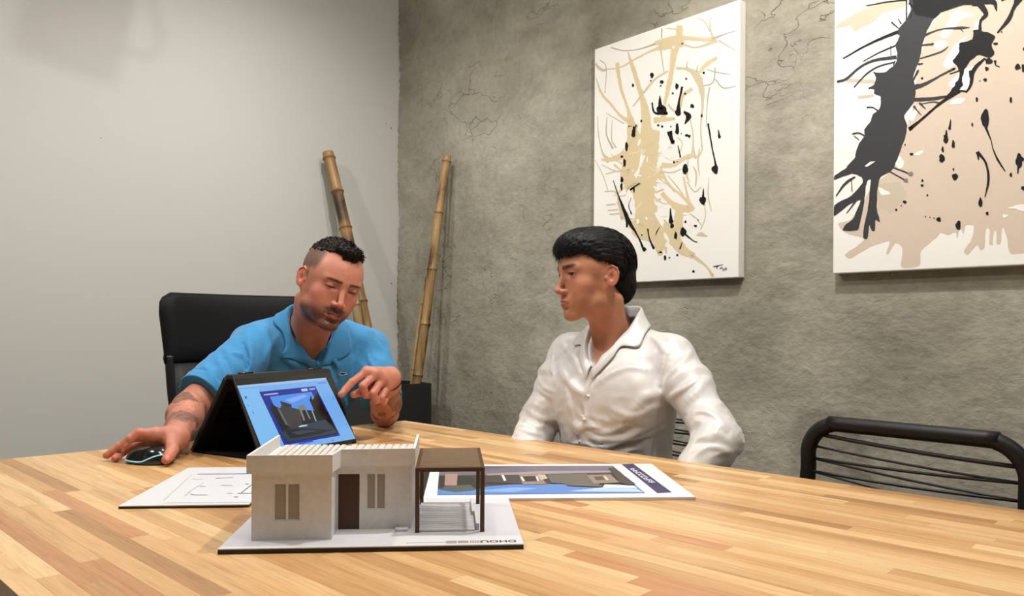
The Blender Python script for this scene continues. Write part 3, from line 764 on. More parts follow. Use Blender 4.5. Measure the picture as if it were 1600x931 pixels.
def organic(pts, n=4, j=2.5):
    """a closed outline rounded and roughened like poured paint"""
    P = [Vector((x, y, 0)) for x, y in pts]; N = len(P); out = []
    for i in range(N):
        a, b, c, d = P[i-1], P[i], P[(i+1) % N], P[(i+2) % N]
        for k in range(n):
            t = k/n
            m0, m1 = (c-a)*0.35, (d-b)*0.35; L = (c-b).length; m0 = m0.normalized()*min(m0.length, L*0.9) if m0.length else m0; m1 = m1.normalized()*min(m1.length, L*0.9) if m1.length else m1
            q = b*(2*t**3-3*t*t+1)+m0*(t**3-2*t*t+t)+c*(-2*t**3+3*t*t)+m1*(t**3-t*t)
            f = 0 if k == 0 else min(j, L*0.06); out.append((q.x+rng.uniform(-f, f), q.y+rng.uniform(-f, f)))
    return out
def stroke(c, pts, ws, wob=0.15):
    P = catmull([(x, y, w) for (x, y), w in zip(pts, ws)], 7); out = []; l, r = [], []
    for i, p in enumerate(P):
        t = P[min(i+1, len(P)-1)] - P[max(i-1, 0)]; n = Vector((-t.y, t.x)); n.normalize() if n.length else None
        w = max(p.z, 1.2)/2; a, b = w*(1+rng.uniform(-wob, wob)), w*(1+rng.uniform(-wob, wob))
        l.append((p.x+n.x*a, p.y+n.y*a)); r.append((p.x-n.x*b, p.y-n.y*b))
    for i in range(len(P)-1): out.append((c, [l[i], l[i+1], r[i+1], r[i]]))
    k = ws[-1]*0.55
    if k > 2: out += blob(c, pts[-1][0], pts[-1][1], k, k)
    return out
def paint(name, shapes, f, z, parent, step=2e-7, kind='stuff'):
    vs, cs = [], []
    for i, (c, pts) in enumerate(shapes):
        pp = [pt2(*f(x, y)) for x, y in pts]
        nrm_ = (pp[1]-pp[0]).cross(pp[2]-pp[0])
        x0, x1, z0, z1 = parent['span']; e = 0.0025
        if max(p.x for p in pp) < x0+e or min(p.x for p in pp) > x1-e or min(p.z for p in pp) > z1-e: continue
        vs.append([Vector((min(max(p.x, x0+e), x1-e), p.y-z-i*step, min(max(p.z, z0+e), z1-e))) for p in pp]); cs.append(c)
    me = fc_mesh(name, vs, cs); return link(name, me, M['paint'], parent, world=True, kind='stuff')
fA = lambda x, y: (925+x/4.046, y/4.046)
fB = lambda x, y: (925+x/4.046, 220+y/4.046)
Bt = lambda pts: [(x, y+890) for x, y in pts]        # second crop expressed in the first crop's units
TAN, TAN2, GR, BK = srgb(213, 195, 157), srgb(202, 190, 163), srgb(180, 173, 157), srgb(14, 13, 14)
# positions of the canvases come from their outline in the photograph
p1 = canvas(-1.913, -1.305, 1.205, 2.083, 'large white canvas with poured tan branches and black splashes behind the white shirt')
S1 = []
def s1(c, pts, ws, **k): S1.extend(stroke(c, pts, ws, **k))
s1(GR, [(120, 300), (200, 320), (300, 310), (420, 270)], [8, 7, 7, 16]); s1(TAN, [(400, 275), (540, 240), (700, 250), (765, 248)], [30, 34, 20, 34])
s1(GR, [(765, 245), (850, 212), (915, 195)], [16, 7, 4]); s1(TAN, [(80, 440), (180, 425), (270, 375), (380, 320), (470, 290), (560, 270)], [10, 8, 12, 14, 46, 50])
s1(TAN2, [(560, 275), (660, 300), (780, 260)], [16, 10, 24]); s1(TAN, [(555, 160), (548, 250), (520, 330), (505, 440), (482, 560), (460, 660), (450, 740)], [34, 50, 44, 32, 30, 18, 30])
s1(TAN2, [(430, 270), (440, 350), (455, 455)], [22, 9, 7]); s1(srgb(120, 110, 90), [(442, 180), (440, 240)], [5, 4]); s1(TAN2, [(470, 180), (530, 185), (545, 200)], [6, 8, 10])
s1(TAN, [(160, 395), (168, 470), (190, 580), (228, 690), (255, 800)], [24, 24, 18, 18, 60]); s1(TAN, [(228, 330), (260, 430), (300, 560), (335, 690), (345, 800), (340, 900)], [8, 26, 28, 46, 70, 110])
s1(TAN, [(25, 490), (60, 590), (120, 660), (180, 730), (240, 770)], [5, 16, 14, 16, 36]); s1(GR, [(50, 380), (90, 425), (82, 590)], [7, 5, 4]); s1(TAN2, [(20, 400), (50, 435), (80, 445)], [14, 20, 14])
s1(TAN2, [(530, 430), (600, 438), (660, 475), (692, 560), (700, 660), (688, 800), (695, 930)], [14, 20, 50, 36, 16, 8, 10]); s1(TAN, [(670, 470), (720, 410), (782, 368)], [14, 24, 20])
s1(TAN2, [(480, 450), (400, 500), (335, 575), (262, 670)], [12, 12, 14, 8]); s1(GR, [(700, 545), (765, 520), (780, 430)], [8, 9, 8]); s1(GR, [(745, 550), (730, 640), (722, 800)], [9, 7, 4]); s1(GR, [(720, 435), (780, 455), (870, 470)], [3, 8, 4])
s1(GR, [(780, 500), (830, 555), (910, 545)], [8, 9, 4]); s1(TAN2, [(765, 240), (745, 170), (752, 110)], [12, 8, 4]); s1(TAN2, [(745, 200), (715, 140), (660, 108)], [6, 5, 3]); s1(TAN2, [(800, 255), (850, 285), (905, 320)], [12, 8, 4])
s1(TAN, [(635, 560), (575, 605), (560, 690)], [20, 22, 8]); s1(GR, [(90, 715), (200, 780)], [4, 6]); s1(GR, [(95, 740), (92, 850), (130, 935)], [4, 8, 12]); s1(TAN2, [(35, 735), (42, 850), (65, 960), (100, 1010)], [4, 7, 10, 30]); s1(TAN2, [(128, 760), (125, 880), (150, 930)], [4, 8, 10])
s1(TAN2, [(600, 380), (600, 430)], [3, 12]); s1(GR, [(672, 410), (662, 450)], [4, 10]); s1(TAN2, [(480, 660), (520, 700), (560, 680)], [14, 12, 8]); s1(TAN, [(390, 760), (520, 750)], [40, 16])
s1(TAN2, [(620, 740), (640, 860), (630, 980), (590, 1000)], [6, 8, 12, 20]); s1(TAN2, [(540, 870), (570, 900), (560, 960)], [8, 6, 4])
# the trunk mass
for pts, ws in (([(390, 820), (375, 940), (365, 1040), (345, 1150), (330, 1250), (345, 1340), (380, 1430), (450, 1450)], [80, 95, 100, 130, 130, 120, 130, 110]),
                ([(250, 800), (265, 900), (250, 1010), (225, 1110), (270, 1190)], [60, 90, 110, 90, 100]), ([(60, 1010), (150, 1000), (230, 960)], [14, 36, 50]),
                ([(250, 1420), (330, 1470), (420, 1480), (430, 1600)], [30, 90, 120, 30]), ([(440, 1440), (510, 1500), (575, 1580), (630, 1610)], [80, 80, 60, 36]),
                ([(630, 1610), (720, 1680), (762, 1740)], [26, 14, 18]), ([(440, 1045), (520, 1040), (610, 985), (670, 990), (700, 940)], [34, 26, 22, 12, 8]),
                ([(430, 1050), (480, 1160), (560, 1230), (620, 1290), (640, 1320)], [16, 16, 14, 22, 20]), ([(440, 1220), (500, 1280), (560, 1320), (620, 1320)], [30, 30, 60, 40]),
                ([(560, 1320), (545, 1400), (550, 1460)], [50, 60, 60]), ([(400, 1100), (460, 1130), (520, 1210)], [20, 14, 8]), ([(140, 1040), (190, 1080), (230, 1090)], [14, 12, 40]),
                ([(620, 1300), (600, 1220), (580, 1120)], [20, 14, 10]), ([(350, 1270), (330, 1440)], [130, 150]), ([(170, 1270), (200, 1360), (250, 1430)], [30, 24, 30]), ([(380, 1090), (440, 1090)], [60, 20])):
    s1(TAN, pts, ws, wob=0.1)
for pts, ws in (([(60, 1040), (150, 1080), (235, 1080)], [4, 8, 10]), ([(20, 1010), (70, 1110), (100, 1200)], [4, 6, 5]), ([(80, 1210), (150, 1215), (175, 1300), (190, 1380)], [6, 10, 16, 20]), ([(85, 1100), (160, 1080)], [6, 6]),
                ([(90, 1295), (150, 1290)], [10, 8]), ([(100, 1330), (160, 1325)], [8, 8]), ([(110, 1355), (170, 1350)], [8, 8]), ([(740, 1120), (735, 1230), (755, 1335)], [3, 8, 6]), ([(700, 1230), (718, 1360), (688, 1450)], [4, 6, 6]),
                ([(620, 1350), (660, 1380), (690, 1420)], [8, 8, 6]), ([(660, 1490), (690, 1480), (730, 1495)], [4, 26, 4]), ([(680, 940), (670, 1020), (680, 1110)], [6, 10, 5]), ([(610, 990), (600, 1100), (615, 1150)], [4, 12, 5]), ([(465, 1560), (470, 1600)], [16, 8]),
                ([(640, 1050), (660, 1100), (655, 1180)], [6, 12, 6]), ([(480, 1110), (540, 1180), (600, 1270)], [5, 7, 6]), ([(420, 1080), (500, 1090), (560, 1070)], [8, 8, 5]), ([(640, 930), (655, 1000)], [12, 8]), ([(600, 1150), (650, 1210), (690, 1180)], [7, 7, 5])):
    s1(TAN2, pts, ws)
for k in range(34):                          # fine side runs
    x, y = rng.uniform(180, 480), rng.uniform(900, 1400); a = rng.choice([-1, 1])*rng.uniform(0.1, 1.0) + (0 if rng.random() < 0.5 else PI); l = rng.uniform(40, 110)
    s1(rng.choice([TAN, TAN2, srgb(222, 208, 176)]), [(x, y), (x+l*0.5*math.cos(a), y+l*0.5*math.sin(a)+8), (x+l*math.cos(a), y+l*math.sin(a))], [12, 7, 4])
paint('tan_paint', S1, fA, 0.0004, p1)
WH = []; CW = srgb(236, 234, 228)
for x, y, rx, ry, a in ((235, 1240, 30, 50, 0.1), (255, 1310, 22, 60, -.1), (320, 1010, 12, 40, .4), (300, 900, 10, 30, .3), (480, 950, 46, 70, .2), (500, 960, 30, 60, 0), (430, 1380, 24, 60, -.5), (450, 1340, 30, 40, -.3), (420, 1290, 34, 16, .4), (410, 1190, 30, 12, .5), (430, 1150, 30, 12, .5), (600, 1430, 26, 60, .1), (95, 940, 12, 60, 0), (290, 1400, 10, 22, 0), (345, 1380, 14, 8, 1), (515, 300, 12, 10, 0), (530, 1000, 40, 14, -.3), (350, 1010, 4, 24, 0), (260, 1080, 14, 6, .4), (300, 1110, 18, 6, .3), (250, 1290, 26, 8, 0.1), (470, 1500, 14, 44, -.5), (590, 1350, 20, 12, 0), (445, 1180, 26, 8, .7)):
    WH += blob(CW, x, y, rx*0.8, ry*0.8, a, 0.2)
paint('white_paint', WH, fA, 0.0009, p1)
K = []
for x, y, rx, ry in ((380, 475, 11, 17), (442, 518, 12, 11), (372, 510, 5, 5), (436, 543, 6, 5), (260, 540, 8, 10), (597, 498, 6, 6), (708, 460, 8, 8), (512, 590, 7, 6), (635, 670, 13, 12), (695, 732, 6, 11), (313, 765, 6, 9), (280, 796, 8, 5), (420, 792, 8, 7), (445, 800, 7, 7), (538, 545, 11, 18), (590, 592, 6, 7), (440, 690, 30, 26), (600, 855, 12, 8), (616, 861, 9, 9),
                    (220, 925, 9, 30), (190, 990, 8, 8), (207, 1030, 9, 25), (190, 1135, 10, 18), (187, 1180, 8, 22), (267, 1198, 5, 21), (507, 1427, 12, 16), (590, 1070, 17, 34), (520, 1025, 7, 7), (780, 1070, 21, 27), (540, 1022, 4, 4), (700, 1265, 22, 22), (592, 1402, 7, 9), (655, 1427, 11, 7), (580, 1465, 20, 28), (530, 1490, 10, 22), (463, 1630, 8, 17), (490, 1628, 5, 5), (540, 1612, 7, 7), (643, 1715, 8, 8), (316, 1485, 5, 5), (510, 895, 14, 12), (335, 1575, 9, 12), (672, 1390, 4, 4), (565, 845, 4, 4), (500, 800, 4, 5)):
    K += blob(BK, x, y, rx, ry)
for pts, ws in (([(572, 548), (552, 640), (545, 715)], [14, 12, 34]), ([(380, 648), (398, 712), (470, 716)], [8, 12, 20]), ([(430, 605), (434, 690)], [5, 34]), ([(582, 705), (612, 735), (590, 780)], [12, 32, 8]), ([(540, 780), (540, 835)], [14, 24]), ([(490, 830), (510, 900)], [34, 20]), ([(270, 800), (262, 855)], [18, 24]),
                ([(735, 780), (760, 930), (775, 1000), (785, 1050)], [11, 9, 9, 16]), ([(800, 820), (806, 865)], [4, 18]), ([(135, 1140), (170, 1240), (225, 1380), (290, 1490), (330, 1580)], [4, 9, 26, 10, 16]), ([(250, 1250), (234, 1300), (250, 1350)], [3, 4, 8]),
                ([(353, 1445), (365, 1510), (390, 1565)], [10, 8, 16]), ([(497, 1315), (500, 1400)], [4, 26]), ([(545, 920), (560, 990)], [5, 10]), ([(706, 1190), (702, 1280)], [3, 26]), ([(590, 1480), (640, 1520), (665, 1530)], [12, 6, 5]), ([(572, 1530), (558, 1570)], [4, 9]),
                ([(768, 1685), (830, 1672)], [5, 3]), ([(797, 1680), (786, 1698)], [5, 3]), ([(808, 1700), (822, 1690), (830, 1702), (850, 1692), (848, 1704), (822, 1712)], [3, 4, 3, 3, 3, 2]), ([(225, 1380), (222, 1430)], [20, 12])):
    K += stroke(BK, pts, ws)
paint('black_paint', K, fA, 0.0013, p1)

p2 = canvas(-1.002, -0.127, 1.203, 2.083, 'large canvas with a charcoal and black splash on beige, right of the other canvas')
fC = lambda x, y: (1295+x/4.233, y/4.233)
BG, BG2, CH, BLK = srgb(206, 190, 172), srgb(196, 184, 162), srgb(56, 56, 58), srgb(16, 15, 16)
D = 889
pool = [(800, 30), (900, -40), (1300, -260), (2360, -300), (2360, D+780), (1300, D+785), (1200, D+785), (1180, D+690), (1150, D+610), (1135, D+720), (1110, D+722), (1108, D+640), (1090, D+640), (1085, D+728), (1062, D+728), (1065, D+630), (1040, D+620), (1030, D+745), (1005, D+765), (980, D+730), (920, D+795), (893, D+775), (945, D+690), (960, D+605), (905, D+600), (890, D+665), (870, D+620), (850, D+685), (838, D+645), (790, D+665), (740, D+650), (700, D+690), (610, D+770), (600, D+865), (480, D+878), (490, D+760), (440, D+715), (395, D+792), (380, D+785), (400, D+705), (270, D+745), (140, D+822), (108, D+795), (240, D+690), (120, D+655), (60, D+590), (150, D+560), (300, D+330), (430, D+215), (520, D-60), (560, 700), (570, 600), (600, 400), (650, 220), (700, 140)]
Q = [(BG, organic(pool)), (BG2, [(50, 165), (140, 110), (250, 50), (340, 8), (520, 0), (500, 42), (400, 75), (350, 90), (290, 150), (215, 182), (175, 210), (140, 168), (50, 188)]),
     (BG2, [(110, 520), (300, 525), (310, 552), (200, 548), (120, 545)]), (BG2, [(190, 635), (290, 622), (300, 640), (200, 655)]), (BG2, [(330, D+330), (470, D+310), (520, D+400), (420, D+520), (330, D+480)])]
paint('beige_paint', Q, fC, 0.0004, p2, 4e-5)
Q = []
for pl_ in ([(860, 60), (900, 78), (960, 100), (880, 130), (780, 250), (735, 235), (790, 150), (810, 100)], [(850, 280), (960, 225), (900, 265), (862, 400), (800, 452), (755, 430), (800, 350)], [(900, 450), (975, 440), (960, 480), (930, 580), (860, 600), (790, 560), (860, 480)], [(990, 130), (1000, 200), (960, 210), (970, 150)], [(690, 290), (740, 270), (790, 290), (730, 330)], [(830, 655), (900, 650), (880, 685), (800, 690)], [(560, D+130), (630, D+105), (600, D+140)], [(430, D+180), (470, D+140), (500, D+190), (470, D+230)], [(330, D+350), (410, D+390), (350, D+400)], [(1150, D+530), (1190, D+535), (1160, D+555)], [(1180, D+490), (1230, D+470), (1290, D+460), (1290, D+510), (1220, D+490)], [(510, 780), (560, 735), (600, 700), (560, 800)]):
    Q.append((CW, organic(pl_)))
paint('white_paint', Q, fC, 0.0008, p2, 2e-5)
dark = [(560, -60), (860, -80), (800, 0), (760, 50), (700, 120), (650, 200), (620, 290), (600, 400), (560, 500), (575, 600), (560, 680), (500, 760), (520, 830), (505, 915), (490, D+60), (460, D+150), (430, D+220), (400, D+250), (340, D+285), (320, D+400), (320, D+500), (340, D+578), (310, D+565), (306, D+635), (285, D+635), (268, D+600), (255, D+690), (228, D+680), (235, D+600), (260, D+480), (280, D+300), (262, D+300), (245, D+340), (235, D+450), (212, D+560), (192, D+632), (95, D+635), (110, D+600), (160, D+560), (200, D+470), (212, D+432), (140, D+460), (36, D+540), (38, D+470), (150, D+405), (225, D+320), (215, D+280), (150, D+258), (38, D+300), (45, D+268), (120, D+220), (170, D+160), (180, D+120), (200, D+60), (240, D+10), (235, 860), (280, 800), (290, 760), (335, 720), (345, 640), (300, 620), (300, 590), (262, 585), (300, 560), (312, 510), (300, 480), (365, 480), (440, 425), (455, 350), (440, 300), (470, 240), (450, 215), (480, 170), (520, 120), (545, 60), (530, 0)]
Q = [(CH, organic(dark))]
def s2(c, pts, ws): Q.extend(stroke(c, pts, ws, wob=0.12))
for pts, ws in (([(460, 210), (360, 250), (240, 305), (100, 385)], [22, 18, 12, 9]), ([(445, 300), (330, 350), (230, 405)], [9, 8, 5]), ([(450, 378), (300, 400), (200, 450), (120, 520), (62, 540)], [24, 18, 14, 16, 16]), ([(440, 410), (330, 440), (250, 490), (170, 575)], [9, 10, 10, 8]), ([(520, 0), (400, 12), (250, 38)], [12, 9, 6]), ([(515, 0), (515, 130)], [8, 9]), ([(340, 745), (295, 712), (255, 710)], [12, 8, 9]),
                ([(530, 20), (560, 50)], [12, 10]), ([(560, 60), (540, 120)], [6, 6]), ([(480, 160), (460, 125)], [10, 5]), ([(465, 190), (418, 150)], [6, 9]), ([(410, 300), (412, 365)], [4, 5]), ([(440, 400), (430, 430)], [6, 8]), ([(350, 520), (300, 480)], [18, 10]),
                ([(240, D+10), (200, 880), (160, 885)], [10, 10, 10]), ([(200, 925), (170, 900)], [6, 6]), ([(175, D+280), (110, D+325), (50, D+405)], [12, 16, 7]), ([(150, D+290), (155, D+375)], [5, 6]), ([(180, D+440), (120, D+520)], [12, 5]), ([(170, D+165), (120, D+215)], [8, 4])): s2(CH if pts[0][1] > 330 else BLK, pts, ws)
for pts, ws in (([(630, 235), (740, 195), (870, 185), (930, 182)], [16, 9, 18, 6]), ([(870, 188), (890, 210)], [10, 4]), ([(610, 300), (690, 292)], [9, 14]), ([(605, 388), (740, 345), (790, 310)], [9, 10, 4]), ([(560, 580), (640, 555), (740, 500), (830, 455)], [36, 22, 12, 16]), ([(560, 660), (700, 652), (810, 632)], [26, 22, 12]), ([(600, 680), (640, 720)], [14, 6]), ([(560, 700), (610, 760)], [14, 5]), ([(600, 690), (690, 675), (740, 685)], [5, 8, 12]),
                ([(545, 560), (590, 470)], [6, 16]), ([(750, 75), (890, 32)], [8, 5]), ([(590, 425), (620, 422)], [14, 8]), ([(430, D+220), (540, D+262)], [10, 10]), ([(405, D+245), (510, D+305)], [9, 9])): s2(CH, pts, ws)
Q += blob(srgb(128, 124, 118), 542, D+262, 18, 16); Q += blob(srgb(128, 124, 118), 512, D+306, 16, 14); Q += [(CW, [(238, D+210), (275, D+180), (310, D+178), (255, D+214)])]
paint('charcoal_paint', Q, fC, 0.0012, p2, 1e-7)
Q = [(BLK, [(960, 200), (1050, 212), (1100, 240), (1078, 300), (1095, 350), (1060, 385), (1000, 362), (940, 398), (905, 450), (882, 520), (885, 570), (830, 620), (765, 655), (820, 580), (865, 500), (850, 440), (820, 400), (860, 350), (868, 285), (950, 262)]),
     (BLK, [(560, -60), (1000, -60), (980, 40), (900, 20), (800, 60), (745, 80), (700, 120), (640, 110), (570, 90), (560, 20)])]
for pts, ws in (([(1000, 210), (1005, 140), (1040, 90), (985, 10)], [24, 16, 34, 50]), ([(800, -10), (900, 12), (1000, 8), (1090, 15), (1110, 70)], [60, 44, 40, 34, 8]), ([(1262, -20), (1225, 50), (1190, 130), (1118, 215)], [56, 22, 26, 9]), ([(1035, 385), (960, 462), (940, 560), (910, 610)], [12, 26, 18, 8]), ([(865, 600), (740, 682), (620, 785), (540, 850)], [26, 16, 14, 24]), ([(860, 600), (905, 605)], [12, 10]),
                ([(1100, 400), (1105, 430), (1128, 442)], [18, 8, 6]), ([(1038, 840), (1075, 931), (1085, D+90), (1120, D+170), (1165, D+240)], [18, 7, 7, 13, 8]), ([(985, D+115), (990, D+165)], [22, 8]), ([(985, D+115), (1040, D+190), (1057, D+300), (1035, D+410)], [20, 14, 16, 6]), ([(808, 790), (800, 850)], [5, 16]), ([(780, 860), (775, D+40)], [6, 30]), ([(800, 490), (860, 470)], [5, 8]), ([(1140, 0), (1190, -20)], [20, 20]),
                ([(1290, D+170), (1260, D+150)], [20, 30]), ([(1250, D+260), (1256, D+200)], [6, 16]), ([(1380, 300), (1400, 420), (1450, 520)], [26, 16, 8]), ([(1500, 100), (1560, 300), (1520, 460)], [50, 30, 12]), ([(1700, -50), (1650, 150), (1720, 400)], [90, 50, 12])): s2(BLK, pts, ws)
for x, y, rx, ry in ((945, 492, 17, 28), (1045, 455, 12, 14), (1035, 528, 13, 10), (1060, 405, 26, 20), (1105, 290, 17, 8), (1250, 443, 17, 20), (1288, 450, 13, 25), (980, 658, 8, 15), (1205, 662, 8, 20), (950, 825, 6, 13), (1035, 785, 27, 62), (775, 910, 14, 26), (825, D+65, 10, 28), (755, D+100, 8, 22), (750, D+160, 20, 27), (835, D+280, 20, 22), (825, D+232, 5, 10), (1205, D+267, 8, 14), (1003, D+450, 14, 30), (1048, D+522, 10, 12),
                    (857, D+598, 16, 30), (728, D+563, 15, 15), (503, D+447, 12, 10), (548, D+130, 12, 9), (447, D+498, 7, 7), (480, D+470, 4, 4), (620, D+305, 7, 9), (618, D+337, 9, 8), (653, D+402, 6, 6), (1258, D+175, 20, 50), (1288, D+355, 16, 14), (505, D+68, 5, 5), (640, D+543, 4, 4), (670, D+548, 4, 4), (697, D+553, 5, 4), (1000, 535, 4, 4), (618, 518, 8, 8), (1145, 213, 5, 5), (1290, 325, 6, 10), (1450, 640, 20, 30), (1600, 700, 14, 26), (1560, D+300, 18, 30), (1800, D+100, 22, 40), (1480, D+480, 12, 14), (1900, 500, 20, 34)): Q += blob(BLK, x, y, rx, ry)
Q[0] = (BLK, organic(Q[0][1], 5, 5)); Q[1] = (BLK, organic(Q[1][1], 5, 5))
paint('black_paint', Q, fC, 0.0016, p2, 1e-7)
# ------------------------------------------------------------------ cord chairs along the concrete wall
def rot2(x, y, a): return (x*math.cos(a)-y*math.sin(a), x*math.sin(a)+y*math.cos(a))
def cord_chair(loc, rz, label):
    """seat looks along local -y; the back stands at y = 0"""
    e = empty('cord_chair', loc, rz, label, 'chair', 'black cord chairs along the concrete wall')
    hw, top = 0.195, 0.87; r = 0.0155
    U = [(-hw-0.012, -0.06, 0.43), (-hw-0.006, -0.03, 0.60), (-hw, -0.002, 0.74)]
    arc = [(-hw+0.066-0.066*math.cos(t), 0.0, top-r-0.066+0.066*math.sin(t)) for t in np.linspace(0, PI/2, 9)]
    left = U + arc; pts = left + [(-x, y, z) for x, y, z in left[::-1]]
    tubeo('back_frame', catmull(pts, 3), r, M['black_metal'], e, 12)
    for s in (-1, 1):
        tubeo('rear_leg', [(s*(hw+0.012), -0.062, 0.425), (s*(hw+0.03), 0.02, 0.2), (s*(hw+0.04), 0.06, 0.001)], 0.013, M['black_metal'], e)
        tubeo('front_leg', [(s*(hw+0.02), -0.46, 0.425), (s*(hw+0.03), -0.475, 0.2), (s*(hw+0.04), -0.49, 0.001)], 0.013, M['black_metal'], e)
        tubeo('side_rail', [(s*(hw+0.0125), -0.08, 0.43), (s*(hw+0.02), -0.46, 0.44)], 0.013, M['black_metal'], e)
    tubeo('seat_rail', [(-hw-0.005, -0.46, 0.44), (hw+0.005, -0.46, 0.44)], 0.0125, M['black_metal'], e)
    zl = [0.832, 0.806, 0.780, 0.754, 0.728, 0.70, 0.67, 0.64, 0.61, 0.58]
    zr = [0.812, 0.785, 0.755, 0.722, 0.69, 0.66, 0.63, 0.60, 0.57, 0.54]
    yb = lambda z: (z-0.78)*0.167 if z < 0.78 else 0.0
    def cord(a, b, w):
        n = 6; pp = []
        for i in range(n+1):
            t = i/n; z = a+(b-a)*t; pp.append((-hw+0.004+(2*hw-0.008)*t, yb(z)-0.0, z-0.004*math.sin(PI*t)))
        tubeo('cord', pp, w, M['cord'], e, 6)
    cord(zl[0], zr[0], 0.0044)
    for i in range(1, 9):
        cord(zl[i], zr[i], 0.0026)
        if i > 1: cord(zl[i], zr[i-1], 0.0031)
    for i in range(20):
        y = -0.09-i*0.0185
        tubeo('cord', [(-hw-0.004, y, 0.436), (0, y, 0.424), (hw+0.004, y, 0.436)], 0.003, M['cord'], e, 6)
    return e
M['cord'] = mat('black_elastic_cord', (0.008, 0.008, 0.009), 0.5)
cord_chair((-0.563, 1.53, 0), 0.0, 'empty black metal chair with stretched cords at the right end of the wall')
cord_chair((-1.335, 1.80, 0), 0.0, 'black cord chair mostly hidden behind the person in white')

# ------------------------------------------------------------------ office chair
oc = empty('office_chair', (-2.5, 1.045, 0), 0, 'black high back office chair behind the person in blue', 'chair')
M['leatherette'] = mat('black_leatherette', (0.004, 0.004, 0.0045), 0.62, spec=0.2)
m = M['mesh'] = mat('black_mesh_fabric', (0.02, 0.02, 0.02), 0.6)
wvn = nd(m, 'ShaderNodeTexChecker'); wvn.inputs['Scale'].default_value = 420; lk(m, coords(m), wvn.inputs[0])
lk(m, mth(m, 'ADD', mth(m, 'MULTIPLY', wvn.outputs['Fac'], 0.45), 0.5), bsdf(m).inputs['Alpha'])
def back_prof(z):                            # half width of the backrest at height z
    pts = [(0.62, 0.190), (0.72, 0.205), (0.82, 0.222), (0.925, 0.232), (0.935, 0.238), (0.95, 0.233), (1.02, 0.240), (1.08, 0.246), (1.115, 0.243), (1.135, 0.230), (1.146, 0.205)]
    for (a, b), (c, d) in zip(pts, pts[1:]):
        if z <= c: return b+(d-b)*(z-a)/(c-a)+0.008
    return pts[-1][1]+0.008
def bx_(y, z): return 0.03 - 1.1*y*y*0.9 - 0.10*max(0, z-0.9)           # curve of the back in plan and section (x, forward)
def panel(name, z0, z1, inset, th, m, n=10, k=14):
    bm = bmesh.new(); g = []
    for s in (0, 1):
        rows = []
        for i in range(k+1):
            z = z0+(z1-z0)*i/k; w = back_prof(z)-inset; row = []
            for j in range(n+1):
                y = -w+2*w*j/n; edge = min(1, 4*min(j, n-j)/n)*min(1, 5*min(i, k-i)/k+0.0)
                off = th*(0.35+0.65*math.sqrt(max(edge, 0)))
                row.append(bm.verts.new((-bx_(y, z)*0 + 0.0 + (0.9*y*y) - 0.12*max(0, z-0.95) + (off if s else -off), y, z)))
            rows.append(row)
        g.append(rows)
        for a, b in zip(rows, rows[1:]):
            for j in range(n): bm.faces.new((a[j], a[j+1], b[j+1], b[j]) if s else (a[j+1], a[j], b[j], b[j+1]))
    A, B = g
    bd = [(0, j) for j in range(n+1)] + [(i, n) for i in range(1, k+1)] + [(k, j) for j in range(n-1, -1, -1)] + [(i, 0) for i in range(k-1, 0, -1)]
    for (i, j), (i2, j2) in zip(bd, bd[1:]+bd[:1]): bm.faces.new((A[i][j], A[i2][j2], B[i2][j2], B[i][j]))
    bmesh.ops.recalc_face_normals(bm, faces=bm.faces)
    return obj(name, bm, m, oc, smooth=True)
panel('headrest_pad', 0.925, 1.146, 0.0, 0.022, M['leatherette'])
panel('mesh_panel', 0.62, 0.925, 0.024, 0.0015, M['mesh'], 10, 4)
for s in (-1, 1):
    pts = [(0.9*back_prof(z)**2, s*(back_prof(z)-0.013), z) for z in (0.55, 0.62, 0.72, 0.82, 0.92, 0.95)]
    tubeo('side_rail', catmull(pts, 4), 0.013, M['black_plastic'], oc, 10)
tubeo('lower_rail', catmull([(0.9*0.19**2, -0.18, 0.6), (0.0, 0, 0.585), (0.9*0.19**2, 0.18, 0.6)], 6), 0.014, M['black_plastic'], oc)
bm = bmesh.new(); box(bm, (-0.0, -0.24, 0.40), (0.47, 0.24, 0.46), 0.025, None, 3); obj('seat', bm, M['leatherette'], oc, smooth=True)
tubeo('back_post', [(0.2, 0, 0.39), (-0.03, 0, 0.39), (-0.045, 0, 0.5), (-0.02, 0, 0.62)], 0.02, M['black_plastic'], oc)
tubeo('gas_column', [(0.235, 0, 0.10), (0.235, 0, 0.39)], 0.026, M['black_metal'], oc, 16)
for k in range(5):
    a = 2*PI*k/5+0.3; c, s = math.cos(a), math.sin(a)
    leg = tubeo('base_arm', [(0.235+0.02*c, 0.02*s, 0.105), (0.235+0.15*c, 0.15*s, 0.095), (0.235+0.29*c, 0.29*s, 0.07)], [0.024, 0.02, 0.014], M['black_plastic'], oc, 8)
    bm = bmesh.new(); tube(bm, [Vector((0.235+0.29*c-0.02*s, 0.29*s+0.02*c, 0.028)), Vector((0.235+0.29*c+0.02*s, 0.29*s-0.02*c, 0.028))], 0.027, 16); obj('caster', bm, M['black_plastic'], leg, smooth=True)
for s in (-1, 1):
    tubeo('armrest', [(0.13, s*0.25, 0.43), (0.12, s*0.29, 0.52), (0.14, s*0.295, 0.60), (0.30, s*0.295, 0.61)], 0.014, M['black_plastic'], oc)

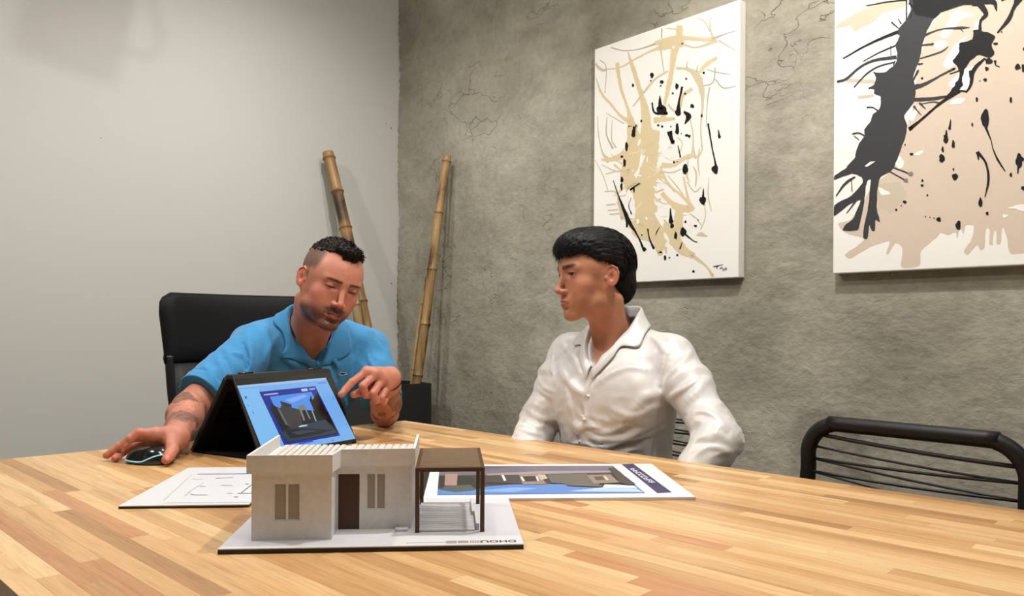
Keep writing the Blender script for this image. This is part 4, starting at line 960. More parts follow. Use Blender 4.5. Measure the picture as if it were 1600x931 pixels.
# ------------------------------------------------------------------ planter box with bamboo poles
pp_ = at(612, 640, 3.33)
PW = 0.155
planter = empty('planter_box', (-2.922, 1.895, 0), 0, 'tall black square planter in the corner holding the bamboo poles', 'planter')
bm = bmesh.new(); t_ = 0.012; H_ = 0.79
for lo, hi in (((-PW, -PW, 0), (PW, -PW+t_, H_)), ((-PW, PW-t_, 0), (PW, PW, H_)), ((-PW, -PW+t_, 0), (-PW+t_, PW-t_, H_)), ((PW-t_, -PW+t_, 0), (PW, PW-t_, H_)), ((-PW+t_, -PW+t_, 0), (PW-t_, PW-t_, 0.02))): box(bm, lo, hi)
obj('box', bm, M['black_plastic'], planter)
boxo('soil', (-PW+t_+.0005, -PW+t_+.0005, 0.0205), (PW-t_-.0005, PW-t_-.0005, 0.66), mat('dark_bark', (0.03, 0.02, 0.012), 0.9), planter)
m = M['bamboo'] = mat('dried_bamboo', (0.5, 0.36, 0.18), 0.42, spec=0.4)
lc = coords(m, (1, 1, 1)); bn = noise(m, coords(m, (9, 9, 2.6)), 1.0, 4, 0.6, 0.8); bf = noise(m, coords(m, (160, 160, 6)), 1.0, 3)
bc = ramp(m, bn, [(0.34, srgb(88, 66, 38)), (0.42, srgb(146, 120, 80)), (0.56, srgb(172, 148, 108)), (0.75, srgb(188, 168, 130))])
bc2 = mixc(m, bc, ramp(m, bf, [(0.3, (0.8, 0.78, 0.72)), (0.6, (1.05, 1.05, 1.05))]), 1.0, 'MULTIPLY')
vc = nd(m, 'ShaderNodeVertexColor'); vc.layer_name = 'Col'
lk(m, mixc(m, bc2, vc.outputs[0], 1.0, 'MULTIPLY'), bsdf(m).inputs['Base Color'])
def bamboo(base, tip, r, gaps, label, burnt=(), rim=True, seed=0):
    base, tip = Vector(base), Vector(tip); ax = tip-base; Lz = ax.length
    e = empty('bamboo_pole', base, 0, label, 'bamboo', 'dried bamboo poles in the planter'); e.rotation_euler = ax.to_track_quat('Z', 'Y').to_euler()
    rs = random.Random(seed); bow = rs.uniform(-0.012, 0.012)
    zs = []; z = Lz; prof = []
    nodes = []; z = Lz-0.03; i = 0
    while z > 0.02: nodes.append(z); z -= gaps[i % len(gaps)]; i += 1
    def rad(z):
        d = min(abs(z-n_) for n_ in nodes); rr = r*(1.0+0.12*math.exp(-(d/0.012)**2)+0.10*math.exp(-(d/0.0035)**2)); return rr*(1.06-0.1*z/Lz)
    samples = sorted(set([0, Lz] + [n_+o for n_ in nodes for o in (-0.02, -0.01, -0.005, -0.0025, 0, 0.0025, 0.005, 0.01, 0.02) if 0 < n_+o < Lz] + [k*0.06 for k in range(int(Lz/0.06))]))
    bm = bmesh.new(); seg = 18; rings = []
    off = lambda z: Vector((bow*math.sin(PI*z/Lz), bow*0.6*math.sin(2*PI*z/Lz), z))
    for z in samples: rings.append([bm.verts.new(off(z)+Vector((math.cos(2*PI*k/seg), math.sin(2*PI*k/seg), 0))*rad(z)) for k in range(seg)])
    inner = [bm.verts.new(off(Lz)+Vector((math.cos(2*PI*k/seg), math.sin(2*PI*k/seg), 0))*rad(Lz)*0.72) for k in range(seg)]
    deep = [bm.verts.new(off(Lz-0.03)+Vector((math.cos(2*PI*k/seg), math.sin(2*PI*k/seg), 0))*rad(Lz)*0.70) for k in range(seg)]
    rings += [inner, deep]
    for a, b in zip(rings, rings[1:]):
        for k in range(seg): bm.faces.new((a[k], a[(k+1) % seg], b[(k+1) % seg], b[k]))
    bm.faces.new(rings[0][::-1]); bm.faces.new(deep)
    me = bm_mesh(bm, 'culm')
    co_ = np.zeros(len(me.vertices)*3, dtype=np.float32); me.vertices.foreach_get('co', co_); co_ = co_.reshape(-1, 3)
    c = np.ones((len(co_), 4), dtype=np.float32)
    dn = np.min(np.abs(co_[:, 2:3]-np.array(nodes)[None]), axis=1); c[:, :3] *= (1-0.55*np.exp(-(dn/0.004)**2))[:, None]
    for (z0, z1, s) in burnt:
        w = sstep(z0-0.04, z0+0.02, co_[:, 2])*(1-sstep(z1-0.02, z1+0.05, co_[:, 2]))*(0.55+0.45*np.sin(np.arctan2(co_[:, 1], co_[:, 0])*1.0+s))
        c[:, :3] *= (1-0.86*w)[:, None]*np.array([1, 0.95, 0.9])
    a = me.color_attributes.new('Col', 'FLOAT_COLOR', 'POINT'); a.data.foreach_set('color', c.ravel())
    link('culm', me, M['bamboo'], e, smooth=True)
    return e
def lean(px0, py0, d0, px1, py1, d1, zb=0.664):
    """base and tip of a pole seen to pass two points; the base is where it meets the soil"""
    a, b = at(px0, py0, d0), at(px1, py1, d1); t = (zb-a.z)/(b.z-a.z); return a+(b-a)*t, b
b0, b1 = lean(649, 600, 3.43, 699, 243, 3.51)
bamboo(b0, b1, 0.0195, [0.24, 0.26, 0.25, 0.23], 'pale straight bamboo pole leaning right against the concrete wall', [(0.30, 0.36, 2.0), (0.12, 0.2, 1.0)], seed=1)
b0, b1 = lean(645, 602, 3.455, 690, 272, 3.545)
bamboo(b0, b1, 0.0075, [0.3, 0.28], 'thin reddish bamboo cane just behind the pale pole', [(0.9, 1.3, 0.0)], seed=2)
b0, b1 = lean(591, 600, 3.43, 512, 238, 3.56)
bamboo(b0, b1, 0.0265, [0.165, 0.175, 0.17, 0.18], 'thick bamboo pole with burnt dark patches leaning towards the white wall', [(0.88, 1.02, 1.5), (0.72, 0.80, 0.2), (0.4, 0.55, 2.4), (1.10, 1.2, 4.0)], seed=3)
b0, b1 = lean(573, 600, 3.40, 543, 400, 3.42)
bamboo(b0, b1, 0.02, [0.19, 0.2], 'shorter bamboo pole crossing behind the head of the person in blue', [(0.2, 0.4, 3.0)], seed=4)

# ------------------------------------------------------------------ people
def head_mtx(u, d, z, yaw, pitch, roll, s=1.0):
    """columns: local right, forward, up; turned, tipped and tilted; yaw 0 faces the camera side"""
    B = Matrix(((-RT.x, -FW.x, 0), (-RT.y, -FW.y, 0), (0, 0, 1)))
    a, b, c = map(math.radians, (yaw, pitch, roll))
    R = B @ Matrix.Rotation(a, 3, 'Z') @ Matrix.Rotation(b, 3, 'X') @ Matrix.Rotation(c, 3, 'Y')
    return np.array(R, dtype=np.float32)*s, V(W(u, d, z)[:])
class Head:
    def __init__(s, A, o): s.A, s.o = A, o; s.sc = float(np.linalg.norm(A[:, 0])); s.Ai = np.linalg.inv(A).astype(np.float32)
    def loc(s, p): return (p - s.o) @ s.Ai.T            # world -> local metres
    def wrl(s, q): return np.asarray(q, dtype=np.float32) @ s.A.T + s.o
def head_sdf(o):
    """o: options; local metres, origin between the eyes' level and the skull's middle. Values below in cm."""
    S = Sdf(); c = 0.01
    E = lambda ct, r, k=1.0, op='u', R=None: S.ell(np.array(ct)*c, np.array(r)*c, R, k*c, op)
    C = lambda a, b, ra, rb, k=1.0, op='u': S.cone(np.array(a)*c, np.array(b)*c, ra*c, rb*c, k*c, op)
    E((0, -1.2, 3.2), (7.35, 9.7, 8.2)); E((0, 2.2, 1.6), (6.7, 6.6, 6.4), 2.0)
    E((0, 2.6, -4.0), (5.35, 5.7, 6.5), 2.0)                              # mid face
    for sx in (-1, 1):
        C((5.1*sx, -0.4, -4.0), (4.5*sx, 0.7, -6.8), 1.1, 1.0, 2.4)       # rear of the jaw
        C((4.5*sx, 0.7, -6.8), (1.5*sx, 6.9-o.get('chin', 0.0), -10.1), 1.05, 1.2, 2.4)
        E((4.1*sx, 5.1, -2.9), (1.9, 1.75, 1.9), 2.4)                      # cheekbone
        E((3.0*sx, 5.3, -5.8), (2.1, 1.9, 2.5), 2.0)
        C((0.9*sx, 8.05, 1.45), (4.3*sx, 6.9, 1.55), 0.62, 0.55, 1.4)      # brow ridge
    cb = o.get('chin', 0.0); E((0, 7.4-cb, -10.05), (1.9, 1.5, 1.45), 1.2)                            # chin
    E((0, 6.7, -7.0), (2.7, 2.0, 2.4), 1.4)                               # muzzle
    for sx in (-1, 1): E((3.2*sx, 8.9, 0.15), (1.75, 1.55, 1.15), 0.9, 's')   # sockets
    for sx in (-1, 1): E((3.15*sx, 6.75, 0.0), (1.33, 1.33, 1.33), 0.35)      # lids over the eyeballs
    for sx in (-1, 1):
        C((2.1*sx, 8.02, 0.72+o.get('lid', 0)), (4.2*sx, 7.3, 0.62+o.get('lid', 0)), 0.20, 0.14, 0.45)   # upper fold
    # nose
    C((0, 8.0, 0.9), (0, 9.9, -3.6), 0.62, 0.72, 0.8); E((0, 9.95, -4.05), (0.86, 0.85, 0.78), 0.5)
    for sx in (-1, 1):
        E((1.18*sx, 8.9, -4.25), (0.66, 0.95, 0.66), 0.45)
        E((0.55*sx, 9.25, -4.95), (0.30, 0.42, 0.30), 0.2, 's')
    C((0, 8.9, -4.75), (0, 8.7, -5.3), 0.32, 0.3, 0.5)
    # lips
    op_ = o.get('open', 0.0)
    for sx in (-1, 1):
        C((0.35*sx, 8.75, -6.42), (2.25*sx, 7.65, -6.92), 0.40, 0.14, 0.30)
        C((0.0*sx, 8.62, -7.45-op_), (2.05*sx, 7.6, -7.02-op_*0.4), 0.50, 0.16, 0.35)
        C((0.0, 9.05, -6.93-op_*0.45), (2.3*sx, 7.95, -6.98-op_*0.2), 0.07+op_*0.55, 0.05+op_*0.2, 0.12, 's')
    C((-1.2, 8.35-cb*0.4, -8.5-op_), (1.2, 8.35-cb*0.4, -8.5-op_), 0.30, 0.30, 0.7, 's')
    # ears
    for sx in (-1, 1): E((5.5*sx, -0.7, -1.8), (1.35, 1.9, 3.0), 1.6)
    n_ear = len(S.ops)
    for sx in (-1, 1):
        EX = lambda z: -0.42-0.13*max(0.0, -z-0.8)
        pts = [(7.15, 0.3, -1.5), (7.3, 0.3, 0.2), (7.65, -0.3, 1.45), (8.1, -1.3, 1.85), (8.5, -2.3, 1.2), (8.6, -2.7, 0.1), (8.4, -2.6, -1.2), (8.0, -2.0, -2.5), (7.7, -1.3, -3.3)]
        for a, b in zip(pts, pts[1:]): C(((a[0]+EX(a[2]))*sx, a[1], a[2]), ((b[0]+EX(b[2]))*sx, b[1], b[2]), 0.27, 0.27, 0.22)
        E((6.85*sx, -0.75, -3.1), (0.40, 0.75, 0.85), 0.4)
        a_ = -0.42*sx; Rr = np.array([[math.cos(a_), math.sin(a_), 0], [-math.sin(a_), math.cos(a_), 0], [0, 0, 1]])
        Rt = np.array([[1, 0, -0.1*sx], [0, 1, 0], [0.1*sx, 0, 1]]); E((7.45*sx, -1.2, -0.6), (0.32, 1.75, 2.75), 0.25, 'u', Rr @ Rt)
        C((7.8*sx, -1.4, 0.9), (7.9*sx, -1.95, -0.2), 0.2, 0.22, 0.25); C((7.9*sx, -1.95, -0.2), (7.6*sx, -1.6, -1.9), 0.22, 0.2, 0.25)
        E((7.72*sx, -0.85, -0.9), (0.46, 0.62, 1.0), 0.25, 's')
        E((7.0*sx, 0.2, -1.2), (0.40, 0.4, 0.55), 0.3)
    # eye slits, cut last
    for sx in (-1, 1):
        zc = o.get('slit_z', 0.0); hh = o.get('slit_h', 0.44)
        E((3.15*sx, 8.4, zc), (1.32, 1.6, hh), 0.06, 's')
    return S
def grow(fns, k=0.01):
    def f(p):
        d = fns[0](p)
        for g in fns[1:]: d = smin(d, g(p), k)
        return d
    return f
def skin_mat(name, rough=0.5):
    m = mat(name, (0.6, 0.4, 0.3), rough, spec=0.4, sss=0.12); b = bsdf(m); b.inputs['Subsurface Scale'].default_value = 0.6
    c = coords(m); n = noise(m, c, 260, 3); n2 = noise(m, c, 38, 3)
    lk(m, mixc(m, mixc(m, attr(m), ramp(m, n2, [(0.3, (0.92, 0.9, 0.9)), (0.7, (1.05, 1.03, 1.02))]), 1.0, 'MULTIPLY'), ramp(m, n, [(0.3, (0.95, 0.94, 0.93)), (0.7, (1.04, 1.03, 1.03))]), 1.0, 'MULTIPLY'), b.inputs['Base Color'])
    bump(m, n, 0.12, 0.0006); return m
def mixa(a, b, w): return a*(1-w[:, None]) + np.array(b, dtype=np.float32)[None]*w[:, None]
def face_colours(q, o):
    """albedo of the skin at local head positions q (cm)"""
    x, y, z = np.abs(q[:, 0]), q[:, 1], q[:, 2]
    col = np.tile(np.array(o['skin'], dtype=np.float32), (len(q), 1))
    g = lambda cx, cy, cz, rx, ry, rz: np.exp(-(((x-cx)/rx)**2+((y-cy)/ry)**2+((z-cz)/rz)**2))
    col = mixa(col, o['red'], 0.55*g(4.2, 6.0, -3.2, 2.2, 3, 2.0)); col = mixa(col, o['red'], 0.5*g(0, 10, -4.2, 1.5, 1.5, 1.3)); col = mixa(col, o['red'], 0.6*g(8, -1, -0.5, 1.2, 3, 3))
    col = mixa(col, o['dark'], 0.35*g(3.2, 7.6, -0.2, 1.9, 1.6, 1.2))
    op_ = o.get('open', 0.0)
    lw = sstep(2.5, 2.0, x)*sstep(7.3, 7.7, y)
    zl = -6.93 - 0.02*x
    up = sstep(0.62-0.16*x, 0.42-0.16*x, z-zl)*sstep(-0.3, 0, z-zl+0.25); lo = sstep(-1.15-op_+0.30*x, -0.92-op_+0.25*x, z-zl)*sstep(0.2, 0, z-zl)
    col = mixa(col, o['lip'], np.clip((up+lo)*lw, 0, 1)*0.85)
    if op_ > 0: col = mixa(col, (0.03, 0.008, 0.008), np.exp(-((z-zl+op_*0.45)/(0.20+op_*0.1))**2)*sstep(2.1, 1.6, x)*sstep(8.7, 8.3, y)*sstep(7.0, 7.6, y))
    if 'stubble' in o:
        rs = vnoise(q, 6.0, 3)*0.12
        jaw = sstep(-4.6, -7.2, z+0.35*(6-y)*0.5)*sstep(-3.0, 0.5, y)*(1-0.75*g(4.0, 7.2, -5.6, 1.6, 2, 1.5))
        mst = g(1.0, 8.4, -5.75, 1.7, 1.6, 0.5)*1.1
        jl = sstep(9.0, 5.0, y)*0+1
        w = np.clip(jaw*jl*(0.7+rs)+mst, 0, 1)*(1-np.clip((up+lo)*lw, 0, 1))*sstep(-13.0, -10.8, z)
        col = mixa(col, o['stubble'], np.clip(w*1.25, 0, 1)*o.get('stubble_w', 0.6))
    if 'fade' in o:
        zl_ = o['fade_line'](x, y); w = sstep(-0.6, 1.6, z-zl_)*(1-sstep(7.25, 7.45, x)*sstep(2.6, 2.1, z))
        col = mixa(col, o['fade'], w*o.get('fade_w', 0.7))
    # brows
    bz = 1.62 + o.get('brow_s', 0.16)*(x-1.2) - 0.09*np.maximum(x-3.6, 0)**2 + o.get('brow_z', 0); th = o.get('brow_th', 0.42)-0.05*(x-1.0)
    bw = sstep(0.75, 1.25, x)*sstep(5.4, 4.3, x)*np.exp(-((z-bz)/th)**4)*sstep(4.0, 5.5, y)
    hatch = 0.92+0.12*vnoise(np.stack([q[:, 0]*1.0, q[:, 2]*0.4, q[:, 1]*0], -1), 5.0, 9)
    col = mixa(col, o['brow'], np.clip(bw*o.get('brow_w', 0.85)*hatch, 0, 1))
    # lash line
    for zz, s in ((o.get('slit_z', 0)+o.get('slit_h', 0.44), 1.0), (o.get('slit_z', 0)-o.get('slit_h', 0.44), 0.35)):
        xx = np.clip((x-3.15)/1.32, -1, 1); ez = o.get('slit_z', 0)+(zz-o.get('slit_z', 0))*np.sqrt(1-xx*xx)
        col = mixa(col, (0.02, 0.012, 0.01), s*0.85*np.exp(-((z-ez)/0.13)**2)*sstep(1.5, 1.25, np.abs(x-3.15))*sstep(7.0, 7.4, y))
    col = mixa(col, (0.05, 0.015, 0.01), g(0.55, 9.4, -4.95, 0.3, 0.5, 0.25)*0.9)
    return np.clip(col, 0, 1)
def eyeball(hd, parent, sx, gaze, o):
    """a small sphere with its iris coloured, looking along gaze (local)"""
    bm = bmesh.new(); bmesh.ops.create_uvsphere(bm, u_segments=40, v_segments=28, radius=0.0119)
    me = bm_mesh(bm, 'eye'); n = len(me.vertices); co_ = np.zeros(n*3, dtype=np.float32); me.vertices.foreach_get('co', co_); co_ = co_.reshape(-1, 3)
    g = V(gaze)/np.linalg.norm(gaze); a = np.arccos(np.clip(co_ @ g/0.0119, -1, 1))
    col = np.tile(np.array([[0.48, 0.42, 0.38]], dtype=np.float32), (n, 1))
    col = mixa(col, (0.05, 0.022, 0.01), sstep(0.64, 0.58, a)); col = mixa(col, (0.004, 0.003, 0.003), sstep(0.30, 0.26, a))
    cw = hd.wrl(co_ + V((0.0315*sx, 0.0675, 0.0)))
    me.vertices.foreach_set('co', cw.astype(np.float32).ravel()); at_ = me.color_attributes.new('Col', 'FLOAT_COLOR', 'POINT')
    c4 = np.ones((n, 4), dtype=np.float32); c4[:, :3] = col; at_.data.foreach_set('color', c4.ravel())
    link('eye', me, M['eye'], parent, world=True, smooth=True)
M['eye'] = mat('eye', (1, 1, 1), 0.15, spec=0.6); lk(M['eye'], attr(M['eye']), bsdf(M['eye']).inputs['Base Color'])
def finger(S, pts, r0, r1, k=0.005):
    """a finger along 4 joints, swelling a little at each knuckle"""
    P = [V(p[:]) for p in pts]; n = len(P)-1
    for i in range(n):
        ra = r0+(r1-r0)*i/n; rb_ = r0+(r1-r0)*(i+1)/n; mid = (P[i]+P[i+1])/2; rm = (ra+rb_)/2*0.94
        S.cone(P[i], mid, ra, rm, k if i == 0 else 0.003); S.cone(mid, P[i+1], rm, rb_, 0.003)
def march(fn, px, py, d0=1.2, d1=3.2):
    """where the camera ray through a pixel first meets a solid"""
    ds = np.arange(d0, d1, 0.004); P = np.array([at(px, py, d)[:] for d in ds], dtype=np.float32); v = fn(P)
    i = np.nonzero(v < 0)[0]
    if not len(i): return None
    i = i[0]; t = v[i-1]/(v[i-1]-v[i]) if i else 0
    return Vector((P[i-1]+(P[i]-P[i-1])*t).tolist()) if i else Vector(P[0].tolist())
def folds(base, lines):
    """creases: (amplitude, width, [pixels]) -> displaced solid; each line is first laid on the solid's surface"""
    segs = []
    for amp, w, pts in lines:
        pp = [march(base, x, y) for x, y in pts]
        pp = [p for p in pp if p is not None]
        if len(pp) < 2: continue
        cp = catmull(pp, 4)
        n = len(cp)-1
        for i in range(n):
            segs.append((amp*1.5*math.sin(PI*(i+0.5)/n)**0.9, w*0.8, V(cp[i][:]), V(cp[i+1][:])))
    def f(p):
        d = base(p)
        near = np.nonzero(np.abs(d) < 0.03)[0]
        if len(near):
            q = p[near]; add = np.zeros(len(near), dtype=np.float32)
            lo, hi = q.min(0), q.max(0)
            for amp, w, a, b in segs:
                if (np.minimum(a, b)-2.5*w > hi).any() or (np.maximum(a, b)+2.5*w < lo).any(): continue
                e = d_cone(q, a, b, 0, 0); g = amp*np.exp(-(e/w)**2)
                add = np.where(np.abs(g) > np.abs(add), g, add)
            d[near] -= add
        return d
    return f
def sheet(name, rows, m, parent, th=0.0018, closed=False, **kw):
    """a thin cloth strip from rows of points, given thickness"""
    n, k = len(rows), len(rows[0]); P = np.array([[list(p) for p in r] for r in rows], dtype=np.float32)
    du = np.gradient(P, axis=0); dv = np.gradient(P, axis=1); N = np.cross(du, dv); N /= np.maximum(np.linalg.norm(N, axis=-1, keepdims=True), 1e-9)
    vs = np.concatenate([(P+N*th/2).reshape(-1, 3), (P-N*th/2).reshape(-1, 3)]); o_ = n*k; fs = []
    for i in range(n-1):
        for j in range(k-1):
            a, b, c, d = i*k+j, i*k+j+1, (i+1)*k+j+1, (i+1)*k+j; fs.append((a, d, c, b)); fs.append((a+o_, b+o_, c+o_, d+o_))
    for i in range(n-1):
        for j in (0, k-1):
            a, b = i*k+j, (i+1)*k+j; fs.append((a, a+o_, b+o_, b) if j else (a, b, b+o_, a+o_))
    for j in range(k-1):
        for i in (0, n-1):
            a, b = i*k+j, i*k+j+1; fs.append((a, a+o_, b+o_, b) if not i else (a, b, b+o_, a+o_))
    me = bpy.data.meshes.new(name); me.from_pydata(vs.tolist(), [], fs); me.validate()
    bm = bmesh.new(); bm.from_mesh(me); bmesh.ops.recalc_face_normals(bm, faces=bm.faces); bm.to_mesh(me); bm.free()
    o = link(name, me, m, parent, world=True, smooth=True, **kw); return o
def fabric(name, col, weave=900, rough=0.8, sheen=0.25, n_amp=0.06):
    m = mat(name, col, rough, spec=0.2, sheen=sheen); c = coords(m)
    n = noise(m, c, 60, 3); w1 = noise(m, c, weave, 2)
    lo = tuple(v*(1-n_amp) for v in col); hi = tuple(min(1, v*(1+n_amp)) for v in col)
    lk(m, ramp(m, n, [(0.3, lo), (0.7, hi)]), bsdf(m).inputs['Base Color']); bump(m, w1, 0.15, 0.0006); return m
def strands(name, roots, m, parent, seg=5, r=0.0006):
    """tapered hairs: list of point lists"""
    vs, fs = [], []
    for pts in roots:
        n = len(pts); b = len(vs)
        for i, p in enumerate(pts):
            t = (pts[min(i+1, n-1)]-pts[max(i-1, 0)]); t = t.normalized() if t.length > 1e-9 else Vector((0, 0, 1))
            a = t.orthogonal().normalized(); c = t.cross(a); rr = r*(1-i/(n-1))**0.7 + 0.00004
            for k in range(3): vs.append(tuple(p + (a*math.cos(2.094*k)+c*math.sin(2.094*k))*rr))
        for i in range(n-1):
            for k in range(3): fs.append((b+i*3+k, b+i*3+(k+1) % 3, b+(i+1)*3+(k+1) % 3, b+(i+1)*3+k))
    me = bpy.data.meshes.new(name); me.from_pydata(vs, [], fs)
    return link(name, me, m, parent, world=True, smooth=True, kind='stuff')
def hair_mat(name, col, rough=0.42):
    m = mat(name, col, rough, spec=0.35); c = coords(m, (1, 1, 1)); n = noise(m, c, 420, 3)
    bump(m, n, 0.4, 0.0012); return m

# ================================================================== the person in white
WSK = dict(skin=srgb(182, 128, 100), red=srgb(184, 108, 90), dark=srgb(140, 94, 74), lip=srgb(160, 92, 80), brow=srgb(24, 17, 15), slit_h=0.36, slit_z=0.0, brow_w=1.0, brow_th=0.60, chin=0.9,
           fade=srgb(70, 50, 40), fade_w=0.75, fade_line=lambda x, y: np.where(y > 3.0, 3.3+0.25*(y-3), np.where(y > -2.5, 1.7+0.1*(y+2.5), 1.7+2.6*(y+2.5))))
WH_ = Head(*head_mtx(0.208, 1.985, 1.180, -67, -1, 1, 1.01))
WS = Head(np.array([[-0.985, -0.174, 0], [0.174, -0.985, 0], [0, 0, 1]], dtype=np.float32).T @ np.eye(3, dtype=np.float32), V((-1.3135, 1.585, 0.995)))
# torso frame: x to his right, y forward, z up, from the middle of the shoulders
fwd = Vector((0.10, -0.995, 0)).normalized(); rgt = Vector((fwd.y, -fwd.x, 0))
WS.A = np.array([[rgt.x, fwd.x, 0], [rgt.y, fwd.y, 0], [0, 0, 1]], dtype=np.float32); WS.Ai = WS.A.T.copy(); WS.sc = 1
tw = lambda x, y, z: V(WS.wrl((x, y, z)))
man_w = empty('person', (-1.31, 1.62, 0.0), 0, 'person with short black hair in an open collared white shirt, listening', 'person')
neck0, neck1 = tw(0, 0.005, 0.015), WH_.wrl((0, -0.028, -0.075))
shR, shL = tw(0.166, -0.01, -0.025), tw(-0.158, -0.01, -0.025)
elR, elL = V(at(838, 668, 2.10)[:]), V(at(1124, 688, 1.76)[:])
wrR, wrL = V((-1.44, 1.31, 0.632)), V((-1.02, 1.36, 0.632))
def torso(S, fr, g=0.0, wide=1.0):
    """trunk of a man in a torso frame, grown by g"""
    T = lambda x, y, z: fr(x, y, z); Rm = FRM['R']
    S.ell(T(0, 0.012, -0.15), (0.158*wide+g, 0.104+g, 0.155+g), Rm, 0.03); S.ell(T(0, -0.005, -0.06), (0.168*wide+g, 0.085+g, 0.085+g), Rm, 0.05)
    S.ell(T(0, 0.01, -0.31), (0.142*wide+g, 0.098+g, 0.16+g), Rm, 0.06); S.ell(T(0, -0.01, -0.45), (0.160*wide+g, 0.108+g, 0.10+g), Rm, 0.06)
    for s in (-1, 1): S.ell(T(0.075*s, 0.075, -0.13), (0.075+g, 0.035+g, 0.06+g), Rm, 0.04)
    return S
FRM = {'R': WS.A}
WF = lambda x, y, z: tw(x, y, z)
hs = head_sdf(WSK)
hf = lambda p: hs((p-WH_.o) @ WH_.Ai.T)*WH_.sc
NK = Sdf(); NK.cone(neck0, neck1, 0.054, 0.049, 0.02)
NK.cone(tw(0.05, -0.02, -0.012), tw(0.11, -0.02, -0.03), 0.036, 0.03, 0.05); NK.cone(tw(-0.05, -0.02, -0.012), tw(-0.11, -0.02, -0.03), 0.036, 0.03, 0.05)
cl = tw(0, 0.055, -0.045)
NK.ell(tw(0, 0.02, -0.12), (0.14, 0.092, 0.12), WS.A, 0.04)
for s in (-1, 1):
    NK.cone(tw(0.018*s, 0.072, -0.05), tw(0.12*s, 0.03, -0.022), 0.010, 0.012, 0.02)
    NK.cone(V(WH_.wrl((0.046*s, -0.045, -0.065))), tw(0.016*s, 0.060, -0.035), 0.010, 0.009, 0.035)    # neck muscle
f_head = grow([hf, NK], 0.030)
hv, hq = surface(f_head, tw(0, 0, 0)-V((0.21, 0.23, 0.16)), tw(0, 0, 0)+V((0.21, 0.22, 0.34)), 0.0019)
def skin_cols(v, hd, o):
    q = hd.loc(v)*100; c = face_colours(q, o); return c
core = torso(Sdf(), WF, -0.012)
for s, sh, el, wr in ((1, shR, elR, wrR), (-1, shL, elL, wrL)):
    core.cone(sh, el, 0.042, 0.036, 0.03); core.cone(el, wr, 0.038, 0.026, 0.02)
KN = {}
for s in (-1, 1):
    hip = tw(0.085*s, 0.0, -0.48); kn = V((-1.31-(0.13 if s > 0 else -0.25), 1.17, 0.50)); an = V((kn[0], 1.22, 0.10)); KN[s] = (hip, kn, an)
    core.cone(hip, kn, 0.066, 0.05, 0.03); core.cone(kn, an, 0.048, 0.036, 0.02)
cv, cq = surface(core, (-1.85, 1.05, 0.03), (-0.75, 1.85, 1.1), 0.0062)
# hands resting on the thighs, under the table
def rest_hand(wr, fw_, up, side):
    S = Sdf(); fw_ = Vector(fw_).normalized(); up = Vector(up).normalized(); sd = fw_.cross(up)*side; w0 = Vector([float(c) for c in wr])
    S.cone(V(w0-fw_*0.05), V(w0), 0.026, 0.025, 0.01)
    for k, (o_, L) in enumerate(((-0.030, 0.070), (-0.010, 0.078), (0.011, 0.073), (0.030, 0.058))):
        m0 = w0+fw_*(0.085-0.003*abs(k-1))+sd*o_; S.cone(V(w0+fw_*0.01+sd*o_*0.5), V(m0), 0.016, 0.0105, 0.012)
        a = m0+fw_*L*0.48-up*0.004; b = m0+fw_*L*0.8-up*0.018; c = m0+fw_*L*0.98-up*0.034
        finger(S, [m0, a, b, c], 0.0095, 0.0072)
    b0_ = w0+fw_*0.025-sd*0.028; finger(S, [b0_, b0_+fw_*0.03-sd*0.022-up*0.006, b0_+fw_*0.062-sd*0.03-up*0.014], 0.0125, 0.009, 0.012)
    lo = V(w0)-0.2; return surface(S, lo, V(w0)+0.2, 0.0028)
parts = [(hv, hq), (cv, cq), rest_hand(wrR, (0.12, -0.75, -0.22), (0, 0, 1), 1), rest_hand(wrL, (-0.25, -0.75, -0.22), (0, 0, 1), -1)]
av, aq = join_vq(parts); ac = np.tile(np.array(WSK['skin'], dtype=np.float32), (len(av), 1)); ac[:len(hv)] = skin_cols(hv, WH_, WSK)
M['skin_tan'] = skin_mat('tan_skin', 0.5)
link('body', np_mesh('body', av, aq, ac), M['skin_tan'], man_w, world=True)
for sx in (-1, 1): eyeball(WH_, man_w, sx, (-0.28, 1, 0.0), WSK)
# hair
def w_hair(p):
    q = p*100; S_ = d_ell(q, (0, -1.5, 3.5), (8.15, 10.6, 9.0))
    S_ = smin(S_, d_ell(q, (0, 2.6, 6.6), (7.2, 7.6, 5.4)), 1.2)
    S_ = smin(S_, d_ell(q, (0, -7.4, -2.4), (6.5, 3.9, 5.6)), 1.5)
    x, y, z = np.abs(q[:, 0]), q[:, 1], q[:, 2]
    zm = np.interp(y, [-14, -5.2, -3.9, -3.0, -2.2, 0.5, 3.2, 4.6, 5.6, 7.0, 12], [-7.0, -7.0, -6.0, -2.0, 2.3, 2.9, 3.2, 4.6, 5.2, 4.8, 3.9]).astype(np.float32)
    zm = zm + 0.35*vnoise(q*np.array([1, 1, 0.01], dtype=np.float32), 1.6, 4)
    slope = np.where((y < -2) & (y > -4.4), 0.22, 0.75)
    fl = q*np.array([3.2, 0.35, 1.6], dtype=np.float32)
    d = S_ - 0.16*vnoise(fl, 1.0, 1)*sstep(0, 4, z) - 0.07*vnoise(q*np.array([7, 0.8, 4], dtype=np.float32), 1.0, 5) - 0.10*vnoise(q*np.array([5, 3, 0.5], dtype=np.float32), 1.0, 2)*sstep(3, -2, z)
    return smax(d, (zm-z)*slope, 0.5)*0.01
hcv, hcq = surface(w_hair, (-0.10, -0.14, -0.09), (0.10, 0.12, 0.14), 0.0018)
M['hair_black'] = hair_mat('black_hair', (0.0035, 0.0028, 0.0028), 0.5); bsdf(M['hair_black']).inputs['Specular IOR Level'].default_value = 0.22
